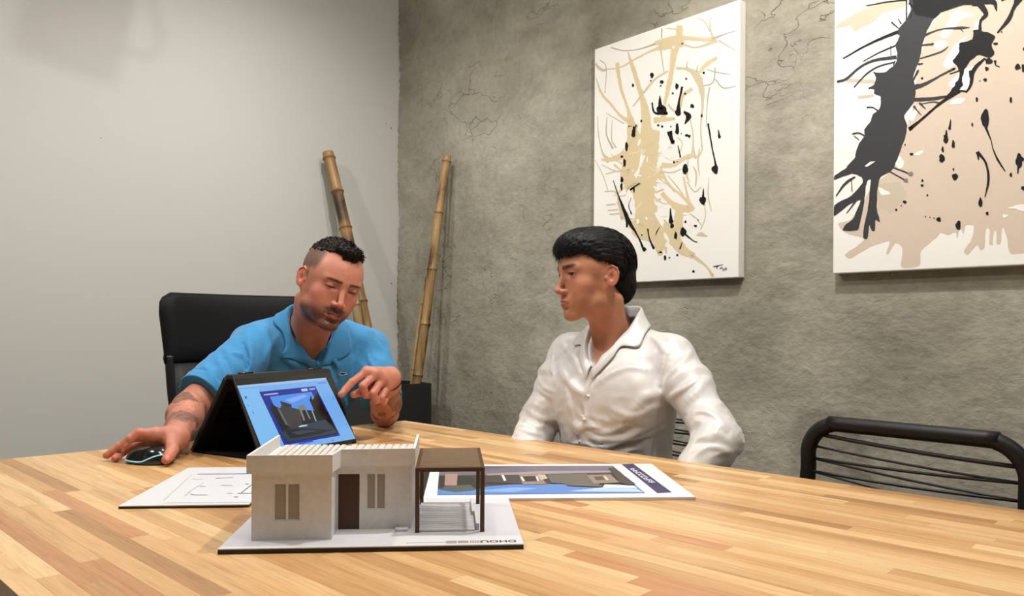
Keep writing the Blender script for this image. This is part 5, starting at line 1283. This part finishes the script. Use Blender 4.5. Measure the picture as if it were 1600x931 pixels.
link('hair', np_mesh('hair', WH_.wrl(hcv), hcq), M['hair_black'], man_w, world=True, label='short black hair, longer at the nape')
# loose strands over the hair, combed forward on top and down at the back
rs = random.Random(5); hairs = []
idx = np.random.RandomState(3).choice(len(hcv), 4200, replace=False)
for i in idx:
    q = Vector(hcv[i].tolist())*100; n = Vector((q.x/66, (q.y+1.5)/112, (q.z-3.5)/81)).normalized()
    if q.z > 3.0 or q.y > 1: fl = Vector((rs.uniform(-.25, .25)-q.x*0.03, 1.0, -0.25 if q.y > 3 else 0.0))
    else: fl = Vector((0, -0.1, -1))
    if q.y < -4: fl = Vector((rs.uniform(-.15, .15), 0.15 if q.z < 0 else -0.5, -1))
    fl = (fl-n*fl.dot(n)).normalized(); L = rs.uniform(0.9, 2.6)*(0.55 if q.z < 3.4 and q.y > -3 else 1)
    pts = []
    for t in (0, 0.3, 0.6, 1.0): pts.append(Vector(WH_.wrl(((q + fl*L*t + n*(0.02+0.06*math.sin(PI*t)-0.10*t) - Vector((0, 0, 0.25*t*t)))*0.01)[:]).tolist()))
    hairs.append(pts)
strands('hair_strands', hairs, M['hair_black'], man_w, r=0.00045)
# ear stud
tubeo('ear_stud', [Vector(WH_.wrl((-0.0715, -0.0080, -0.0335)).tolist()), Vector(WH_.wrl((-0.0755, -0.0080, -0.0335)).tolist())], 0.0024, mat('silver', (0.8, 0.8, 0.82), 0.15, 1.0), man_w, 12)
for c in (man_w.children): pass

# white shirt
M['shirt'] = fabric('white_satin_cotton', srgb(208, 206, 204), 1400, 0.36, 0.3, 0.012); bsdf(M['shirt']).inputs['Specular IOR Level'].default_value = 0.65
ws = torso(Sdf(), WF, 0.012)
for s in (-1, 1): ws.cone(tw(0.05*s, -0.012, 0.010), tw(0.155*s, -0.01, -0.020), 0.048, 0.046, 0.03)
def sleeve_w(S, sh, el, wr):
    S.cone(sh, el, 0.058, 0.047, 0.025); S.cone(sh+(el-sh)*0.36, sh+(el-sh)*0.43, 0.063, 0.058, 0.006); S.cone(sh+(el-sh)*0.78, sh+(el-sh)*0.82, 0.053, 0.052, 0.008); ax = (wr-el)/np.linalg.norm(wr-el)
    S.cone(el, el+ax*0.085, 0.047, 0.043, 0.02); S.cone(el+ax*0.03, el+ax*0.032, 0.050, 0.050, 0.01); S.cone(el+ax*0.07, el+ax*0.10, 0.046, 0.043, 0.008)
sleeve_w(ws, shR, elR, wrR); sleeve_w(ws, shL, elL, wrL)
def w_base(p):
    d = ws(p); q = WS.loc(p)
    # neck hole and open V
    vx = np.abs(q[:, 0]+0.004); dep = q[:, 2]
    wv = np.clip((dep+0.060)/0.10, 0, 1)*0.056
    vcut = np.maximum(vx-wv, np.maximum(-(q[:, 1]-0.0), -(dep+0.062)))
    nk_ = d_cone(q, (0, -0.012, -0.03), (0, 0.012, 0.2), 0.060, 0.064)
    return smax(smax(d, -vcut, 0.004), -nk_, 0.006)
def w_shirt0(p): return w_base(p)
FW_ = [  # crease lines read from the photograph: height, width, pixels
    (0.006, 0.008, [(1040, 628), (1056, 615), (1075, 603), (1092, 594)]), (0.007, 0.010, [(1038, 600), (1050, 580), (1070, 562), (1082, 545)]), (0.006, 0.012, [(1060, 660), (1072, 632), (1090, 610), (1108, 590)]),
    (0.006, 0.009, [(1078, 700), (1095, 684), (1120, 678), (1140, 690)]), (0.006, 0.008, [(1085, 712), (1105, 700), (1130, 702), (1148, 715)]), (0.005, 0.008, [(1080, 690), (1100, 672), (1125, 660)]),
    (0.006, 0.010, [(868, 690), (905, 705), (950, 697), (1000, 682), (1044, 664)]), (0.007, 0.011, [(905, 665), (930, 684), (965, 688), (1000, 675), (1035, 655)]), (0.006, 0.009, [(920, 668), (945, 676), (980, 664)]), (-0.005, 0.010, [(930, 694), (975, 694), (1020, 676)]),
    (0.007, 0.013, [(893, 655), (908, 668), (935, 664)]), (0.005, 0.010, [(884, 600), (892, 640), (900, 672)]), (0.005, 0.012, [(912, 640), (920, 660), (942, 672)]),
    (0.005, 0.011, [(1015, 580), (985, 574), (955, 584), (925, 605)]), (0.005, 0.012, [(870, 560), (880, 585), (900, 608), (915, 618)]),
    (0.005, 0.010, [(880, 540), (895, 560), (912, 590)]), (0.006, 0.008, [(840, 588), (850, 605), (864, 612)]), (0.005, 0.007, [(838, 600), (848, 612), (862, 622)]), (0.005, 0.008, [(824, 640), (840, 652), (858, 656)]), (0.005, 0.007, [(818, 655), (836, 666), (852, 668)]), (0.005, 0.007, [(814, 670), (830, 676), (850, 682)]),
    (0.004, 0.006, [(812, 664), (826, 668), (842, 674)]), (0.004, 0.009, [(1008, 520), (1030, 535), (1045, 560)]), (0.004, 0.008, [(1042, 545), (1036, 575), (1030, 610)]), (0.0035, 0.006, [(866, 545), (862, 570), (866, 600)]), (0.005, 0.014, [(990, 640), (1010, 620), (1035, 615)]), (0.005, 0.011, [(960, 640), (985, 650), (1020, 640)]),
    (-0.004, 0.010, [(900, 625), (912, 645), (918, 655)]), (0.004, 0.010, [(1100, 640), (1120, 655), (1136, 680)]), (0.0045, 0.009, [(1070, 690), (1066, 670), (1072, 650)]),
    (0.0032, 0.0055, [(936, 585), (930, 600), (922, 640), (917, 690)]), (-0.002, 0.004, [(926, 585), (919, 610), (910, 650), (904, 690)])]
w_f = folds(w_base, FW_)
def w_shirt(p):
    d = w_f(p); near = np.nonzero(np.abs(d) < 0.02)[0]; q = p[near]
    w = np.zeros(len(q), dtype=np.float32)
    for c, r in ((elR, 0.085), (elL, 0.085), (shR+V((0, 0, -0.08)), 0.05), (shL+V((0, 0, -0.08)), 0.06), (tw(0, 0.08, -0.30), 0.14), (tw(-0.08, 0.06, -0.18), 0.07), (tw(0.08, 0.06, -0.18), 0.06)):
        w = np.maximum(w, np.exp(-(np.linalg.norm(q-c, axis=1)/r)**2))
    q2 = q + 0.010*np.stack([vnoise(q, 16, 21), vnoise(q, 16, 22), vnoise(q, 16, 23)], -1)
    r1 = 1-np.abs(vnoise(q2*V((1, 1, 1.7)), 21, 24))*2.2; r2 = 1-np.abs(vnoise(q2*V((1.5, 1.5, 1)), 34, 25))*2.2
    d[near] -= w*(0.0042*np.clip(r1, -0.4, 1)*1.4 + 0.0022*np.clip(r2, -0.4, 1)) + 0.0012*vnoise(q, 45.0, 1) + 0.0018*vnoise(q, 18.0, 2)
    return d
sv, sq = surface(w_shirt, (-1.72, 1.36, 0.42), (-0.80, 1.80, 1.10), 0.003)
shirt = link('shirt', np_mesh('shirt', sv, sq), M['shirt'], man_w, world=True, label='white long sleeved shirt, collar open')
# collar and lapels: strips from the back of the neck down each side of the V
def on_shirt(p, off=0.002):
    """push a point onto the shirt surface along the torso's forward axis"""
    return p
def collar(fr, fn, inner, fold, outer, s, m, parent, th):
    rows = []
    for a, b, c in zip(catmull(inner, 5), catmull(fold, 5), catmull(outer, 5)):
        a, b, c = [Vector(fr.wrl((p.x*s, p.y, p.z)).tolist()) for p in (a, b, c)]
        c = settle(fn, c, 0.0045); b = lift(fn, b, 0.005)
        rows.append([lift(fn, p, 0.003) if i > 4 else p for i, p in enumerate(catmull([a, b, lift(fn, (b+c)/2, 0.008), c], 4))])
    return sheet('collar', rows, m, parent, th)
def collar_w(s):
    inner = [(0.0, -0.046, 0.072), (0.030, -0.040, 0.072), (0.050, -0.022, 0.068), (0.058, 0.006, 0.054), (0.054, 0.040, 0.024), (0.047, 0.056, 0.010), (0.040, 0.070, -0.004), (0.028, 0.084, -0.022), (0.016, 0.096, -0.040), (0.003, 0.104, -0.056)]
    fold = [(0.0, -0.052, 0.108), (0.032, -0.046, 0.108), (0.055, -0.026, 0.102), (0.065, 0.006, 0.086), (0.063, 0.044, 0.048), (0.056, 0.062, 0.032), (0.048, 0.078, 0.014), (0.036, 0.090, -0.008), (0.022, 0.101, -0.030), (0.005, 0.110, -0.052)]
    outer = [(0.0, -0.085, 0.062), (0.045, -0.074, 0.062), (0.079, -0.042, 0.058), (0.096, 0.000, 0.046), (0.103, 0.036, 0.028), (0.102, 0.062, 0.004), (0.064, 0.078, 0.004), (0.052, 0.094, -0.026), (0.034, 0.108, -0.054), (0.010, 0.118, -0.085)]
    collar(WS, w_f, inner, fold, outer, s, M['shirt'], shirt, 0.0022)
collar_w(1); collar_w(-1)
for px, py in ((919, 619), (913, 655), (906, 690)):
    p = march(w_shirt, px, py)
    if p is not None:
        n_ = Vector((fwd.x, fwd.y, 0.1)).normalized(); tubeo('button', [p-n_*0.0008, p+n_*0.0014], 0.0046, mat('pearl_button', srgb(225, 222, 216), 0.25), shirt, 14, world=True)
def trousers_shoes(KN, hips, m, parent, pelvis, lo, hi):
    S = Sdf(); S.ell(pelvis, (0.165, 0.165, 0.115), None, 0.03)
    for s in (-1, 1):
        hip, kn, an = KN[s]; S.cone(hip, kn, 0.088, 0.070, 0.04); S.cone(kn, an, 0.068, 0.058, 0.02)
    v, q = surface(S, lo, hi, 0.0065); link('trousers', np_mesh('trousers', v, q), m, parent, world=True)
    return S
M['denim'] = fabric('dark_denim', srgb(38, 42, 56), 700, 0.85, 0.1); M['chino'] = fabric('black_trousers', srgb(26, 26, 28), 700, 0.85, 0.1)
trousers_shoes(KN, None, M['chino'], man_w, V((-1.30, 1.62, 0.55)), (-1.6, 1.0, 0.06), (-1.0, 1.85, 0.68))
def shoe(an, fx, fy, parent):
    f = Vector((fx, fy, 0)).normalized(); S = Sdf(); a = Vector([float(c) for c in an]); a.z = 0
    sd = Vector((-f.y, f.x, 0)); R = np.array([[f.x, sd.x, 0], [f.y, sd.y, 0], [0, 0, 1]], dtype=np.float32)
    S.ell(V(a+f*0.05+Vector((0, 0, 0.035))), (0.14, 0.045, 0.045), R, 0.02); S.ell(V(a-f*0.01+Vector((0, 0, 0.06))), (0.065, 0.043, 0.06), R, 0.02)
    S.box((a.x, a.y, -0.2), (1, 1, 0.201), 0, None, 0.004, 's')
    v, q = surface(S, V(a)-0.22, V(a)+0.22, 0.005); link('shoe', np_mesh('shoe', v, q), M['leatherette'], parent, world=True)
for s in (-1, 1): shoe(KN[s][2], 0.05*s, -1, man_w)

# ================================================================== the person in blue
BSK = dict(skin=srgb(193, 130, 108), red=srgb(196, 104, 88), dark=srgb(146, 92, 78), lip=srgb(150, 84, 76), brow=srgb(52, 34, 28), brow_w=0.95, brow_th=0.44, brow_s=0.06, brow_z=-0.16, slit_h=0.17, slit_z=-0.42, open=0.24,
           stubble=srgb(54, 36, 29), stubble_w=0.88, fade=srgb(82, 70, 58), fade_w=0.86,
           fade_line=lambda x, y: np.where(y > 1.5, np.interp(x, [0, 2, 3.6, 4.6, 5.4, 7], [7.6, 7.4, 8.6, 8.6, 6.4, 2.2])+0*y, np.where(y > -2.5, -0.4, -0.4+1.6*(y+2.5))))
BH_ = Head(*head_mtx(-0.495, 2.09, 1.163, 36, -14, -14, 1.03))
man_b = empty('person', (-2.28, 1.08, 0.0), 0, 'person with cropped hair and stubble in a blue polo shirt, pointing at the laptop', 'person')
BS = Head(np.eye(3, dtype=np.float32), V((-2.070, 1.082, 1.005)))
bf_ = Vector((0.82, -0.20, -0.50)).normalized(); up_ = Vector((0.50, -0.03, 0.86)); rg_ = bf_.cross(Vector((0, 0, 1))).normalized(); up_ = rg_.cross(bf_).normalized()
BS.A = np.array([[rg_.x, bf_.x, up_.x], [rg_.y, bf_.y, up_.y], [rg_.z, bf_.z, up_.z]], dtype=np.float32); BS.Ai = BS.A.T.copy(); BS.sc = 1
tb = lambda x, y, z: V(BS.wrl((x, y, z)))
FRM['R'] = BS.A
bR, bL = V((-2.065, 0.925, 0.985)), V((-2.08, 1.300, 0.975))
eR, eL = V((-1.97, 0.705, 0.838)), V((-1.912, 1.248, 0.790))
A3 = lambda x, y, d: V(at(x, y, d)[:])
wR, wL = V(W(-0.745, 1.705, 0.796)[:]), A3(609, 590, 2.025)
hs_b = head_sdf(BSK); hfb = lambda p: hs_b((p-BH_.o) @ BH_.Ai.T)*BH_.sc
NB = Sdf(); nb0, nb1 = tb(0, -0.01, 0.02), BH_.wrl((0, -0.030, -0.075))
NB.cone(nb0, nb1, 0.060, 0.052, 0.02); NB.ell(tb(0, 0.015, -0.10), (0.15, 0.095, 0.11), BS.A, 0.04)
for s in (-1, 1): NB.cone(V(BH_.wrl((0.045*s, -0.045, -0.065))), tb(0.016*s, 0.068, -0.035), 0.010, 0.010, 0.035)
f_hb = grow([hfb, NB], 0.026)
bv, bq = surface(f_hb, V((-2.28, 0.86, 0.86)), V((-1.72, 1.34, 1.34)), 0.0019)
bcore = Sdf()
spine = [tb(0, 0, -0.10), V((-2.20, 1.09, 0.80)), V((-2.29, 1.08, 0.64)), V((-2.31, 1.08, 0.56))]
for a, b in zip(spine, spine[1:]): bcore.cone(a+V((0, -0.05, 0)), b+V((0, -0.05, 0)), 0.085, 0.085, 0.05); bcore.cone(a+V((0, 0.05, 0)), b+V((0, 0.05, 0)), 0.085, 0.085, 0.05)
bcore.cone(bR, eR, 0.047, 0.040, 0.03); bcore.cone(bL, eL, 0.047, 0.037, 0.03)
KB = {}
for s in (-1, 1):
    hip = V((-2.29, 1.08+0.09*s, 0.550)); kn = V((-1.83, 1.08+0.13*s, 0.545)); an = V((-1.86, 1.08+0.13*s, 0.10)); KB[s] = (hip, kn, an)
    bcore.cone(hip, kn, 0.066, 0.05, 0.03); bcore.cone(kn, an, 0.048, 0.036, 0.02)
bcv, bcq = surface(bcore, (-2.5, 0.62, 0.03), (-1.7, 1.45, 1.1), 0.0062)
# right arm and hand on the mouse
def arm(el, wr, hand_pts, thumb, palm, rs_, lo, hi, elbow_r=0.040, start=None):
    S = Sdf()
    ax = (wr-el); L = np.linalg.norm(ax); ax = ax/L
    if start is not None: S.cone(start, el, 0.045, elbow_r, 0.02)
    S.cone(el, el+ax*L*0.30, elbow_r, elbow_r*1.10, 0.02); S.cone(el+ax*L*0.30, el+ax*L*0.75, elbow_r*1.08, 0.0295, 0.02); S.cone(el+ax*L*0.75, wr, 0.0295, 0.0235, 0.02)
    P = {k: V(at(*v)[:]) for k, v in palm.items()}
    for k, v in P.items(): S.cone(wr, v, 0.0215, rs_.get(k, 0.0145), 0.014)
    ks = list(P)
    for a, b in zip(ks, ks[1:]): S.cone(P[a], P[b], 0.0125, 0.0125, 0.008); S.cone((P[a]+wr)/2, (P[b]+wr)/2, 0.018, 0.018, 0.01)
    for k, pts in hand_pts.items():
        fp = [P[k]] + [V(at(*v)[:]) for v in pts]; finger(S, fp, 0.0108 if k != 'd' else 0.0095, 0.0082 if k != 'd' else 0.0072, 0.006)
    tp = [V(at(*v)[:]) for v in thumb]
    S.cone(wr, tp[0], 0.022, 0.0165, 0.014); finger(S, tp, 0.0148, 0.0098, 0.012)
    return surface(S, lo, hi, 0.0019), S
(rv, rq), SR = arm(eR, wR, {'a': [(217, 676, 1.640), (204, 685, 1.632), (193, 696, 1.630)], 'b': [(206, 684, 1.675), (187, 697, 1.670), (167, 711, 1.662)],
                   'c': [(208, 696, 1.700), (191, 707, 1.690), (180, 716, 1.655)], 'd': [(217, 702, 1.730), (205, 705, 1.722)]},
              [(268, 692, 1.675), (269, 703, 1.645), (265, 711, 1.622), (260, 718, 1.603)], {'a': (243, 678, 1.655), 'b': (239, 681, 1.680), 'c': (238, 685, 1.705), 'd': (240, 691, 1.728)}, {}, V((-2.12, 0.42, 0.70)), V((-1.60, 0.80, 0.96)), 0.0365, start=bR)
(lv, lq), SL = arm(eL, wL, {'a': [(550, 597, 1.935), (541, 607, 1.925), (533, 616, 1.915)], 'b': [(567, 603, 1.935), (571, 617, 1.946), (581, 618, 1.965)],
                   'c': [(583, 614, 1.945), (587, 626, 1.958), (595, 623, 1.976)], 'd': [(596, 621, 1.965), (600, 629, 1.985), (603, 623, 2.004)]},
              [(598, 598, 2.005), (579, 604, 1.985), (565, 612, 1.962), (553, 616, 1.945)], {'a': (573, 581, 1.962), 'b': (587, 584, 1.972), 'c': (598, 592, 1.985), 'd': (606, 602, 2.000)}, {}, V((-2.14, 0.95, 0.74)), V((-1.58, 1.36, 1.02)), 0.037, start=bL)
av, aq = join_vq([(bv, bq), (bcv, bcq), (rv, rq), (lv, lq)])
ac = np.tile(np.array(BSK['skin'], dtype=np.float32)*0.97, (len(av), 1)); ac[:len(bv)] = skin_cols(bv, BH_, BSK)
# forearm tattoos: bands of soft dark ink, and redder fingertips
def ink(v, el, wr, seed, t0, t1):
    ax = (wr-el); L = np.linalg.norm(ax); t = ((v-el) @ (ax/L))/L
    n1_ = vnoise(v, 60, seed); n2_ = vnoise(v+0.006*np.stack([n1_]*3, -1), 34, seed+3); n3_ = vnoise(v, 130, seed+5)
    pat = sstep(-0.05, 0.25, n2_)*0.75 + sstep(0.0, 0.05, np.abs(n3_)-0.35)*0.3
    return np.clip(pat, 0, 1)*sstep(t0, t0+0.12, t)*sstep(t1, t1-0.1, t)
o1 = len(bv)+len(bcv); o2 = o1+len(rv)
ac[o1:o2] = mixa(ac[o1:o2], srgb(78, 62, 54), 0.78*ink(rv, eR, wR, 2, -0.25, 0.93))
ac[o2:] = mixa(ac[o2:], srgb(72, 48, 40), 0.75*ink(lv, eL, wL, 6, -0.1, 0.85))
def red_tips(v, tips, s=0.02):
    w = np.zeros(len(v), dtype=np.float32)
    for t in tips: w = np.maximum(w, np.exp(-(np.linalg.norm(v-V(at(*t)[:]), axis=1)/s)**2))
    return w
ac[o1:o2] = mixa(ac[o1:o2], srgb(204, 112, 100), 0.6*red_tips(rv, [(193, 696, 1.63), (167, 711, 1.662), (180, 716, 1.655), (260, 718, 1.603), (217, 676, 1.64)]))
ac[o2:] = mixa(ac[o2:], srgb(206, 120, 104), 0.45*red_tips(lv, [(533, 616, 1.915), (553, 616, 1.945), (567, 603, 1.935), (583, 614, 1.945)]))
M['skin_fair'] = skin_mat('fair_skin', 0.5)
link('body', np_mesh('body', av, aq, ac), M['skin_fair'], man_b, world=True)
for sx in (-1, 1): eyeball(BH_, man_b, sx, (0, 0.8, -0.62), BSK)
# nails
M['nail'] = mat('nail', srgb(212, 146, 130), 0.3)
def nail(S, pt, back, w=0.0042):
    p = march(S, *pt)
    if p is None: return
    e = 0.001; g = [float(S(V([p.x+(e if k == 0 else 0), p.y+(e if k == 1 else 0), p.z+(e if k == 2 else 0)])[None])[0]-S(V([p.x-(e if k == 0 else 0), p.y-(e if k == 1 else 0), p.z-(e if k == 2 else 0)])[None])[0]) for k in range(3)]
    n = Vector(g).normalized(); b = march(S, *back); t = (p-b) if b is not None else Vector((1, 0, 0)); t = (t-n*t.dot(n)).normalized(); sd = n.cross(t)
    vs = []; bm = bmesh.new()
    c = bm.verts.new(p+n*0.0009)
    ring = [bm.verts.new(p+t*math.cos(a)*w*1.25+sd*math.sin(a)*w-n*(0.0006*math.sin(a)**2-0.0002)) for a in [2*PI*k/14 for k in range(14)]]
    for k in range(14): bm.faces.new((c, ring[k], ring[(k+1) % 14]))
    o = obj('nail', bm, M['nail'], man_b, world=True, smooth=True)
nail(SL, (536, 611), (548, 598)); nail(SR, (196, 694), (206, 684)); nail(SR, (262, 716), (268, 700))
# wristband
ax = Vector((wL-eL).tolist()).normalized(); c_ = Vector(wL.tolist())-ax*0.012
s1_ = ax.orthogonal().normalized(); s2_ = ax.cross(s1_)
ring = []
for k in range(28):
    dr = s1_*math.cos(2*PI*k/28)+s2_*math.sin(2*PI*k/28)
    r_s = np.arange(0.01, 0.06, 0.0007); pp = np.array([(c_+dr*r)[:] for r in r_s], dtype=np.float32); vv = SL(pp); j = int(np.argmax(vv > 0)); ring.append(c_+dr*(r_s[j]+0.0012))
tubeo('wristband', ring, 0.0026, M['black_plastic'], man_b, 8, closed=True, world=True, label='thin black wristband')
# hair: short on top, rising at the front
def b_hair(p):
    q = p*100; x, y, z = np.abs(q[:, 0]), q[:, 1], q[:, 2]
    S_ = d_ell(q, (0, -1.2, 3.2), (7.45, 9.95, 8.75)); S_ = smin(S_, d_ell(q, (0, 4.6, 9.2), (3.6, 3.6, 1.9)), 1.2)
    zl = np.interp(y, [-12, -8, -4, 2, 5.0, 6.6, 8.5], [4.8, 5.6, 7.0, 7.4, 7.4, 7.2, 6.6]).astype(np.float32) + np.interp(x, [0, 2.0, 3.4, 4.4], [0, 0.1, 1.6, 2.4]).astype(np.float32)*sstep(3.5, 6.5, y)
    zl = zl + 0.5*vnoise(q*np.array([1, 1, .01], dtype=np.float32), 1.7, 8)
    d = S_ - 0.28*vnoise(q*np.array([2.2, 1.6, 0.8], dtype=np.float32), 1.0, 6) - 0.12*vnoise(q, 5.0, 7)
    return smax(d, (zl-z)*0.7, 0.5)*0.01
M['hair_brown'] = hair_mat('dark_brown_hair', (0.014, 0.009, 0.007), 0.6); bsdf(M['hair_brown']).inputs['Specular IOR Level'].default_value = 0.2
hv2, hq2 = surface(b_hair, (-0.09, -0.12, 0.03), (0.09, 0.10, 0.14), 0.0018)
link('hair', np_mesh('hair', BH_.wrl(hv2), hq2), M['hair_brown'], man_b, world=True, label='short dark hair, cropped at the sides')
hairs = []; idx = np.random.RandomState(4).choice(len(hv2), 2400, replace=False)
for i in idx:
    q = Vector(hv2[i].tolist())*100; n = Vector((q.x/55, (q.y+1.2)/99, (q.z-3.2)/76)).normalized(); L = rs.uniform(0.5, 1.2)*(1.35 if q.y > 3.5 else 1)
    if q.z < 8: L *= 0.55
    d_ = (Vector((rs.uniform(-.35, .35), 0.8, 0.15)) + n*(1.0 if q.y > 3 else 0.55)).normalized()
    hairs.append([Vector(BH_.wrl(((q-n*0.1+d_*L*t+Vector((0, 0.12, -0.1))*L*t*t)*0.01)[:]).tolist()) for t in (0, 0.35, 0.7, 1.0)])
strands('hair_strands', hairs, M['hair_brown'], man_b, r=0.0009)

# blue polo
M['polo'] = fabric('sky_blue_pique', srgb(66, 136, 186), 1100, 0.85, 0.25, 0.05)
ps = Sdf(); g = 0.014
ps.ell(tb(0, 0.010, -0.13), (0.172+g, 0.108+g, 0.150+g), BS.A, 0.03); ps.ell(tb(0, -0.01, -0.05), (0.180+g, 0.082+g, 0.08+g), BS.A, 0.05)
for a, b in zip(spine[:], spine[1:]):
    for s in (-1, 1): ps.cone(a+V((0, 0.055*s, 0)), b+V((0, 0.055*s, 0)), 0.112, 0.115, 0.05)
for s in (-1, 1): ps.cone(tb(0.05*s, -0.012, 0.012), tb(0.165*s, -0.015, -0.018), 0.056, 0.050, 0.04)
def cut_cone(S, a, b, ra, rb, k):
    a, b = V(a), V(b); ax = (b-a)/np.linalg.norm(b-a)
    S.add(lambda p: np.maximum(d_cone(p, a, b+ax*0.1, ra, rb+(rb-ra)*0.1), (p-b) @ ax), (a+b)/2, float(np.linalg.norm(b-a)/2+max(ra, rb)), k)
axR = (eR-bR)/np.linalg.norm(eR-bR); axL = (eL-bL)/np.linalg.norm(eL-bL)
endR = bR+axR*0.232; endL = bL+axL*0.205
cut_cone(ps, bR, endR, 0.066, 0.064, 0.03); cut_cone(ps, bL, endL, 0.064, 0.060, 0.03)
def p_base(p):
    d = ps(p); q = BS.loc(p)
    nk_ = d_cone(q, (0, -0.005, -0.05), (0, 0.03, 0.2), 0.064, 0.075)
    wv = np.clip((q[:, 2]+0.022)/0.07, 0, 1)*0.046
    vcut = np.maximum(np.abs(q[:, 0])-wv, np.maximum(-q[:, 1], -(q[:, 2]+0.024)))
    return smax(smax(d, -nk_, 0.006), -vcut, 0.004)
FB = [(0.007, 0.010, [(382, 600), (390, 575), (392, 545), (385, 520)]), (0.006, 0.009, [(352, 600), (350, 580), (338, 560), (330, 550)]), (0.006, 0.009, [(365, 590), (362, 565), (352, 545)]), (0.005, 0.009, [(335, 610), (330, 585), (318, 570)]), (-0.006, 0.009, [(388, 590), (386, 560), (375, 530)]),
      (0.005, 0.010, [(410, 570), (420, 545), (436, 520)]), (0.005, 0.012, [(400, 500), (420, 490), (440, 484)]), (0.005, 0.011, [(478, 560), (500, 575), (520, 580)]), (0.006, 0.012, [(436, 550), (460, 570), (490, 578)]), (-0.005, 0.010, [(525, 545), (520, 570), (528, 600)]),
      (0.006, 0.010, [(548, 560), (546, 590), (550, 620)]), (0.005, 0.009, [(560, 545), (556, 575), (560, 600)]), (0.005, 0.009, [(574, 550), (582, 575), (590, 595)]), (0.006, 0.010, [(535, 620), (540, 640), (545, 660)]), (0.005, 0.010, [(505, 540), (520, 560), (530, 575)]), (0.004, 0.008, [(300, 605), (315, 612), (335, 625)]),
      (0.004, 0.008, [(345, 560), (365, 552), (380, 556)]), (0.003, 0.012, [(450, 600), (470, 580), (480, 560)])]
p_f = folds(p_base, FB)
def p_shirt(p):
    d = p_f(p); near = np.nonzero(np.abs(d) < 0.02)[0]; q = p[near]; w = np.zeros(len(q), dtype=np.float32)
    for c, r in ((bR+V((0.03, 0.06, -0.08)), 0.09), (endR-axR*0.08, 0.08), (bL+V((0.06, -0.03, -0.08)), 0.09), (tb(0, 0.1, -0.16), 0.08), (spine[1]+V((0.1, 0, 0)), 0.12)):
        w = np.maximum(w, np.exp(-(np.linalg.norm(q-c, axis=1)/r)**2))
    q2 = q + 0.010*np.stack([vnoise(q, 15, 31), vnoise(q, 15, 32), vnoise(q, 15, 33)], -1)
    r1 = 1-np.abs(vnoise(q2*V((1.2, 1.6, 0.8)), 20, 34))*2.2
    d[near] -= w*0.0052*np.clip(r1, -0.4, 1) + 0.0010*vnoise(q, 45.0, 11) + 0.0020*vnoise(q, 17.0, 12)
    for e, ax in ((endR, axR), (endL, axL)):          # hem groove on each sleeve
        t = (p-e) @ ax; near = np.linalg.norm(p-e, axis=1) < 0.09
        d = d + np.where(near, 0.0022*np.exp(-((t+0.026)/0.0022)**2) - 0.0012*(t > -0.026), 0)
    return d
pv, pq = surface(p_shirt, (-2.5, 0.66, 0.44), (-1.82, 1.44, 1.12), 0.003)
polo = link('polo_shirt', np_mesh('polo_shirt', pv, pq), M['polo'], man_b, world=True, label='sky blue short sleeved polo shirt')
def collar_b(s):
    inner = [(0.0, -0.052, 0.060), (0.032, -0.044, 0.062), (0.052, -0.024, 0.060), (0.060, 0.006, 0.052), (0.056, 0.040, 0.036), (0.043, 0.070, 0.018), (0.024, 0.092, 0.000), (0.003, 0.102, -0.018)]
    fold = [(0.0, -0.060, 0.090), (0.036, -0.050, 0.090), (0.060, -0.028, 0.088), (0.069, 0.006, 0.078), (0.065, 0.045, 0.056), (0.051, 0.076, 0.030), (0.029, 0.096, 0.004), (0.005, 0.106, -0.018)]
    outer = [(0.0, -0.090, 0.048), (0.046, -0.078, 0.050), (0.081, -0.045, 0.052), (0.100, 0.000, 0.044), (0.106, 0.038, 0.024), (0.104, 0.066, -0.006), (0.060, 0.094, -0.016), (0.010, 0.112, -0.030)]
    collar(BS, p_f, inner, fold, outer, s, M['polo'], polo, 0.0028)
collar_b(1); collar_b(-1)
# placket with two buttons
def tri(fn, x, y, off=0.0):
    """point of a garment at torso-frame x and height y, found along the frame's forward axis"""
    ts = np.arange(0.24, 0.0, -0.002); P = np.array([BS.wrl((x, t, y)) for t in ts], dtype=np.float32); v = fn(P); i = int(np.argmax(v < 0)); return Vector(P[max(i-1, 0)].tolist()) + bf_*off
rows = []
for k in range(10):
    z = -0.040-0.014*k; rows.append([tri(p_shirt, x, z, 0.0008) for x in (-0.016, -0.008, 0, 0.008, 0.016)])
sheet('placket', rows, M['polo'], polo, 0.002)
for z in (-0.065, -0.115):
    p = tri(p_shirt, 0, z, 0.001); tubeo('button', [p, p+bf_*0.002], 0.0052, mat('blue_button', srgb(150, 190, 215), 0.3), polo, 14, world=True)
# small emblem on the chest: a dark green reptile outline with a white edge
def emblem(c, pts, lift):
    vs = []
    for x, y in pts:
        p = march(p_shirt, 528+x/7.0*1.0, 575+y/7.0*1.0); vs.append(p if p is not None else Vector((0, 0, 0)))
    return (c, [v + (CAM-v).normalized()*0 + bf_*lift for v in vs])
em = [emblem(srgb(226, 230, 232), [(8, 68), (16, 52), (42, 44), (70, 46), (98, 58), (100, 70), (70, 74), (40, 78), (16, 76)], 0.0012),
      emblem(srgb(24, 40, 62), [(14, 62), (24, 52), (34, 56), (44, 42), (56, 50), (70, 50), (84, 58), (96, 60), (88, 66), (62, 66), (52, 72), (40, 66), (22, 68)], 0.0018)]
link('emblem', fc_mesh('emblem', [e[1] for e in em], [e[0] for e in em]), M['print'], polo, world=True)
trousers_shoes(KB, None, M['denim'], man_b, V((-2.31, 1.08, 0.57)), (-2.55, 0.75, 0.06), (-1.72, 1.45, 0.70))
for s in (-1, 1): shoe(KB[s][2], 1, 0.05*s, man_b)
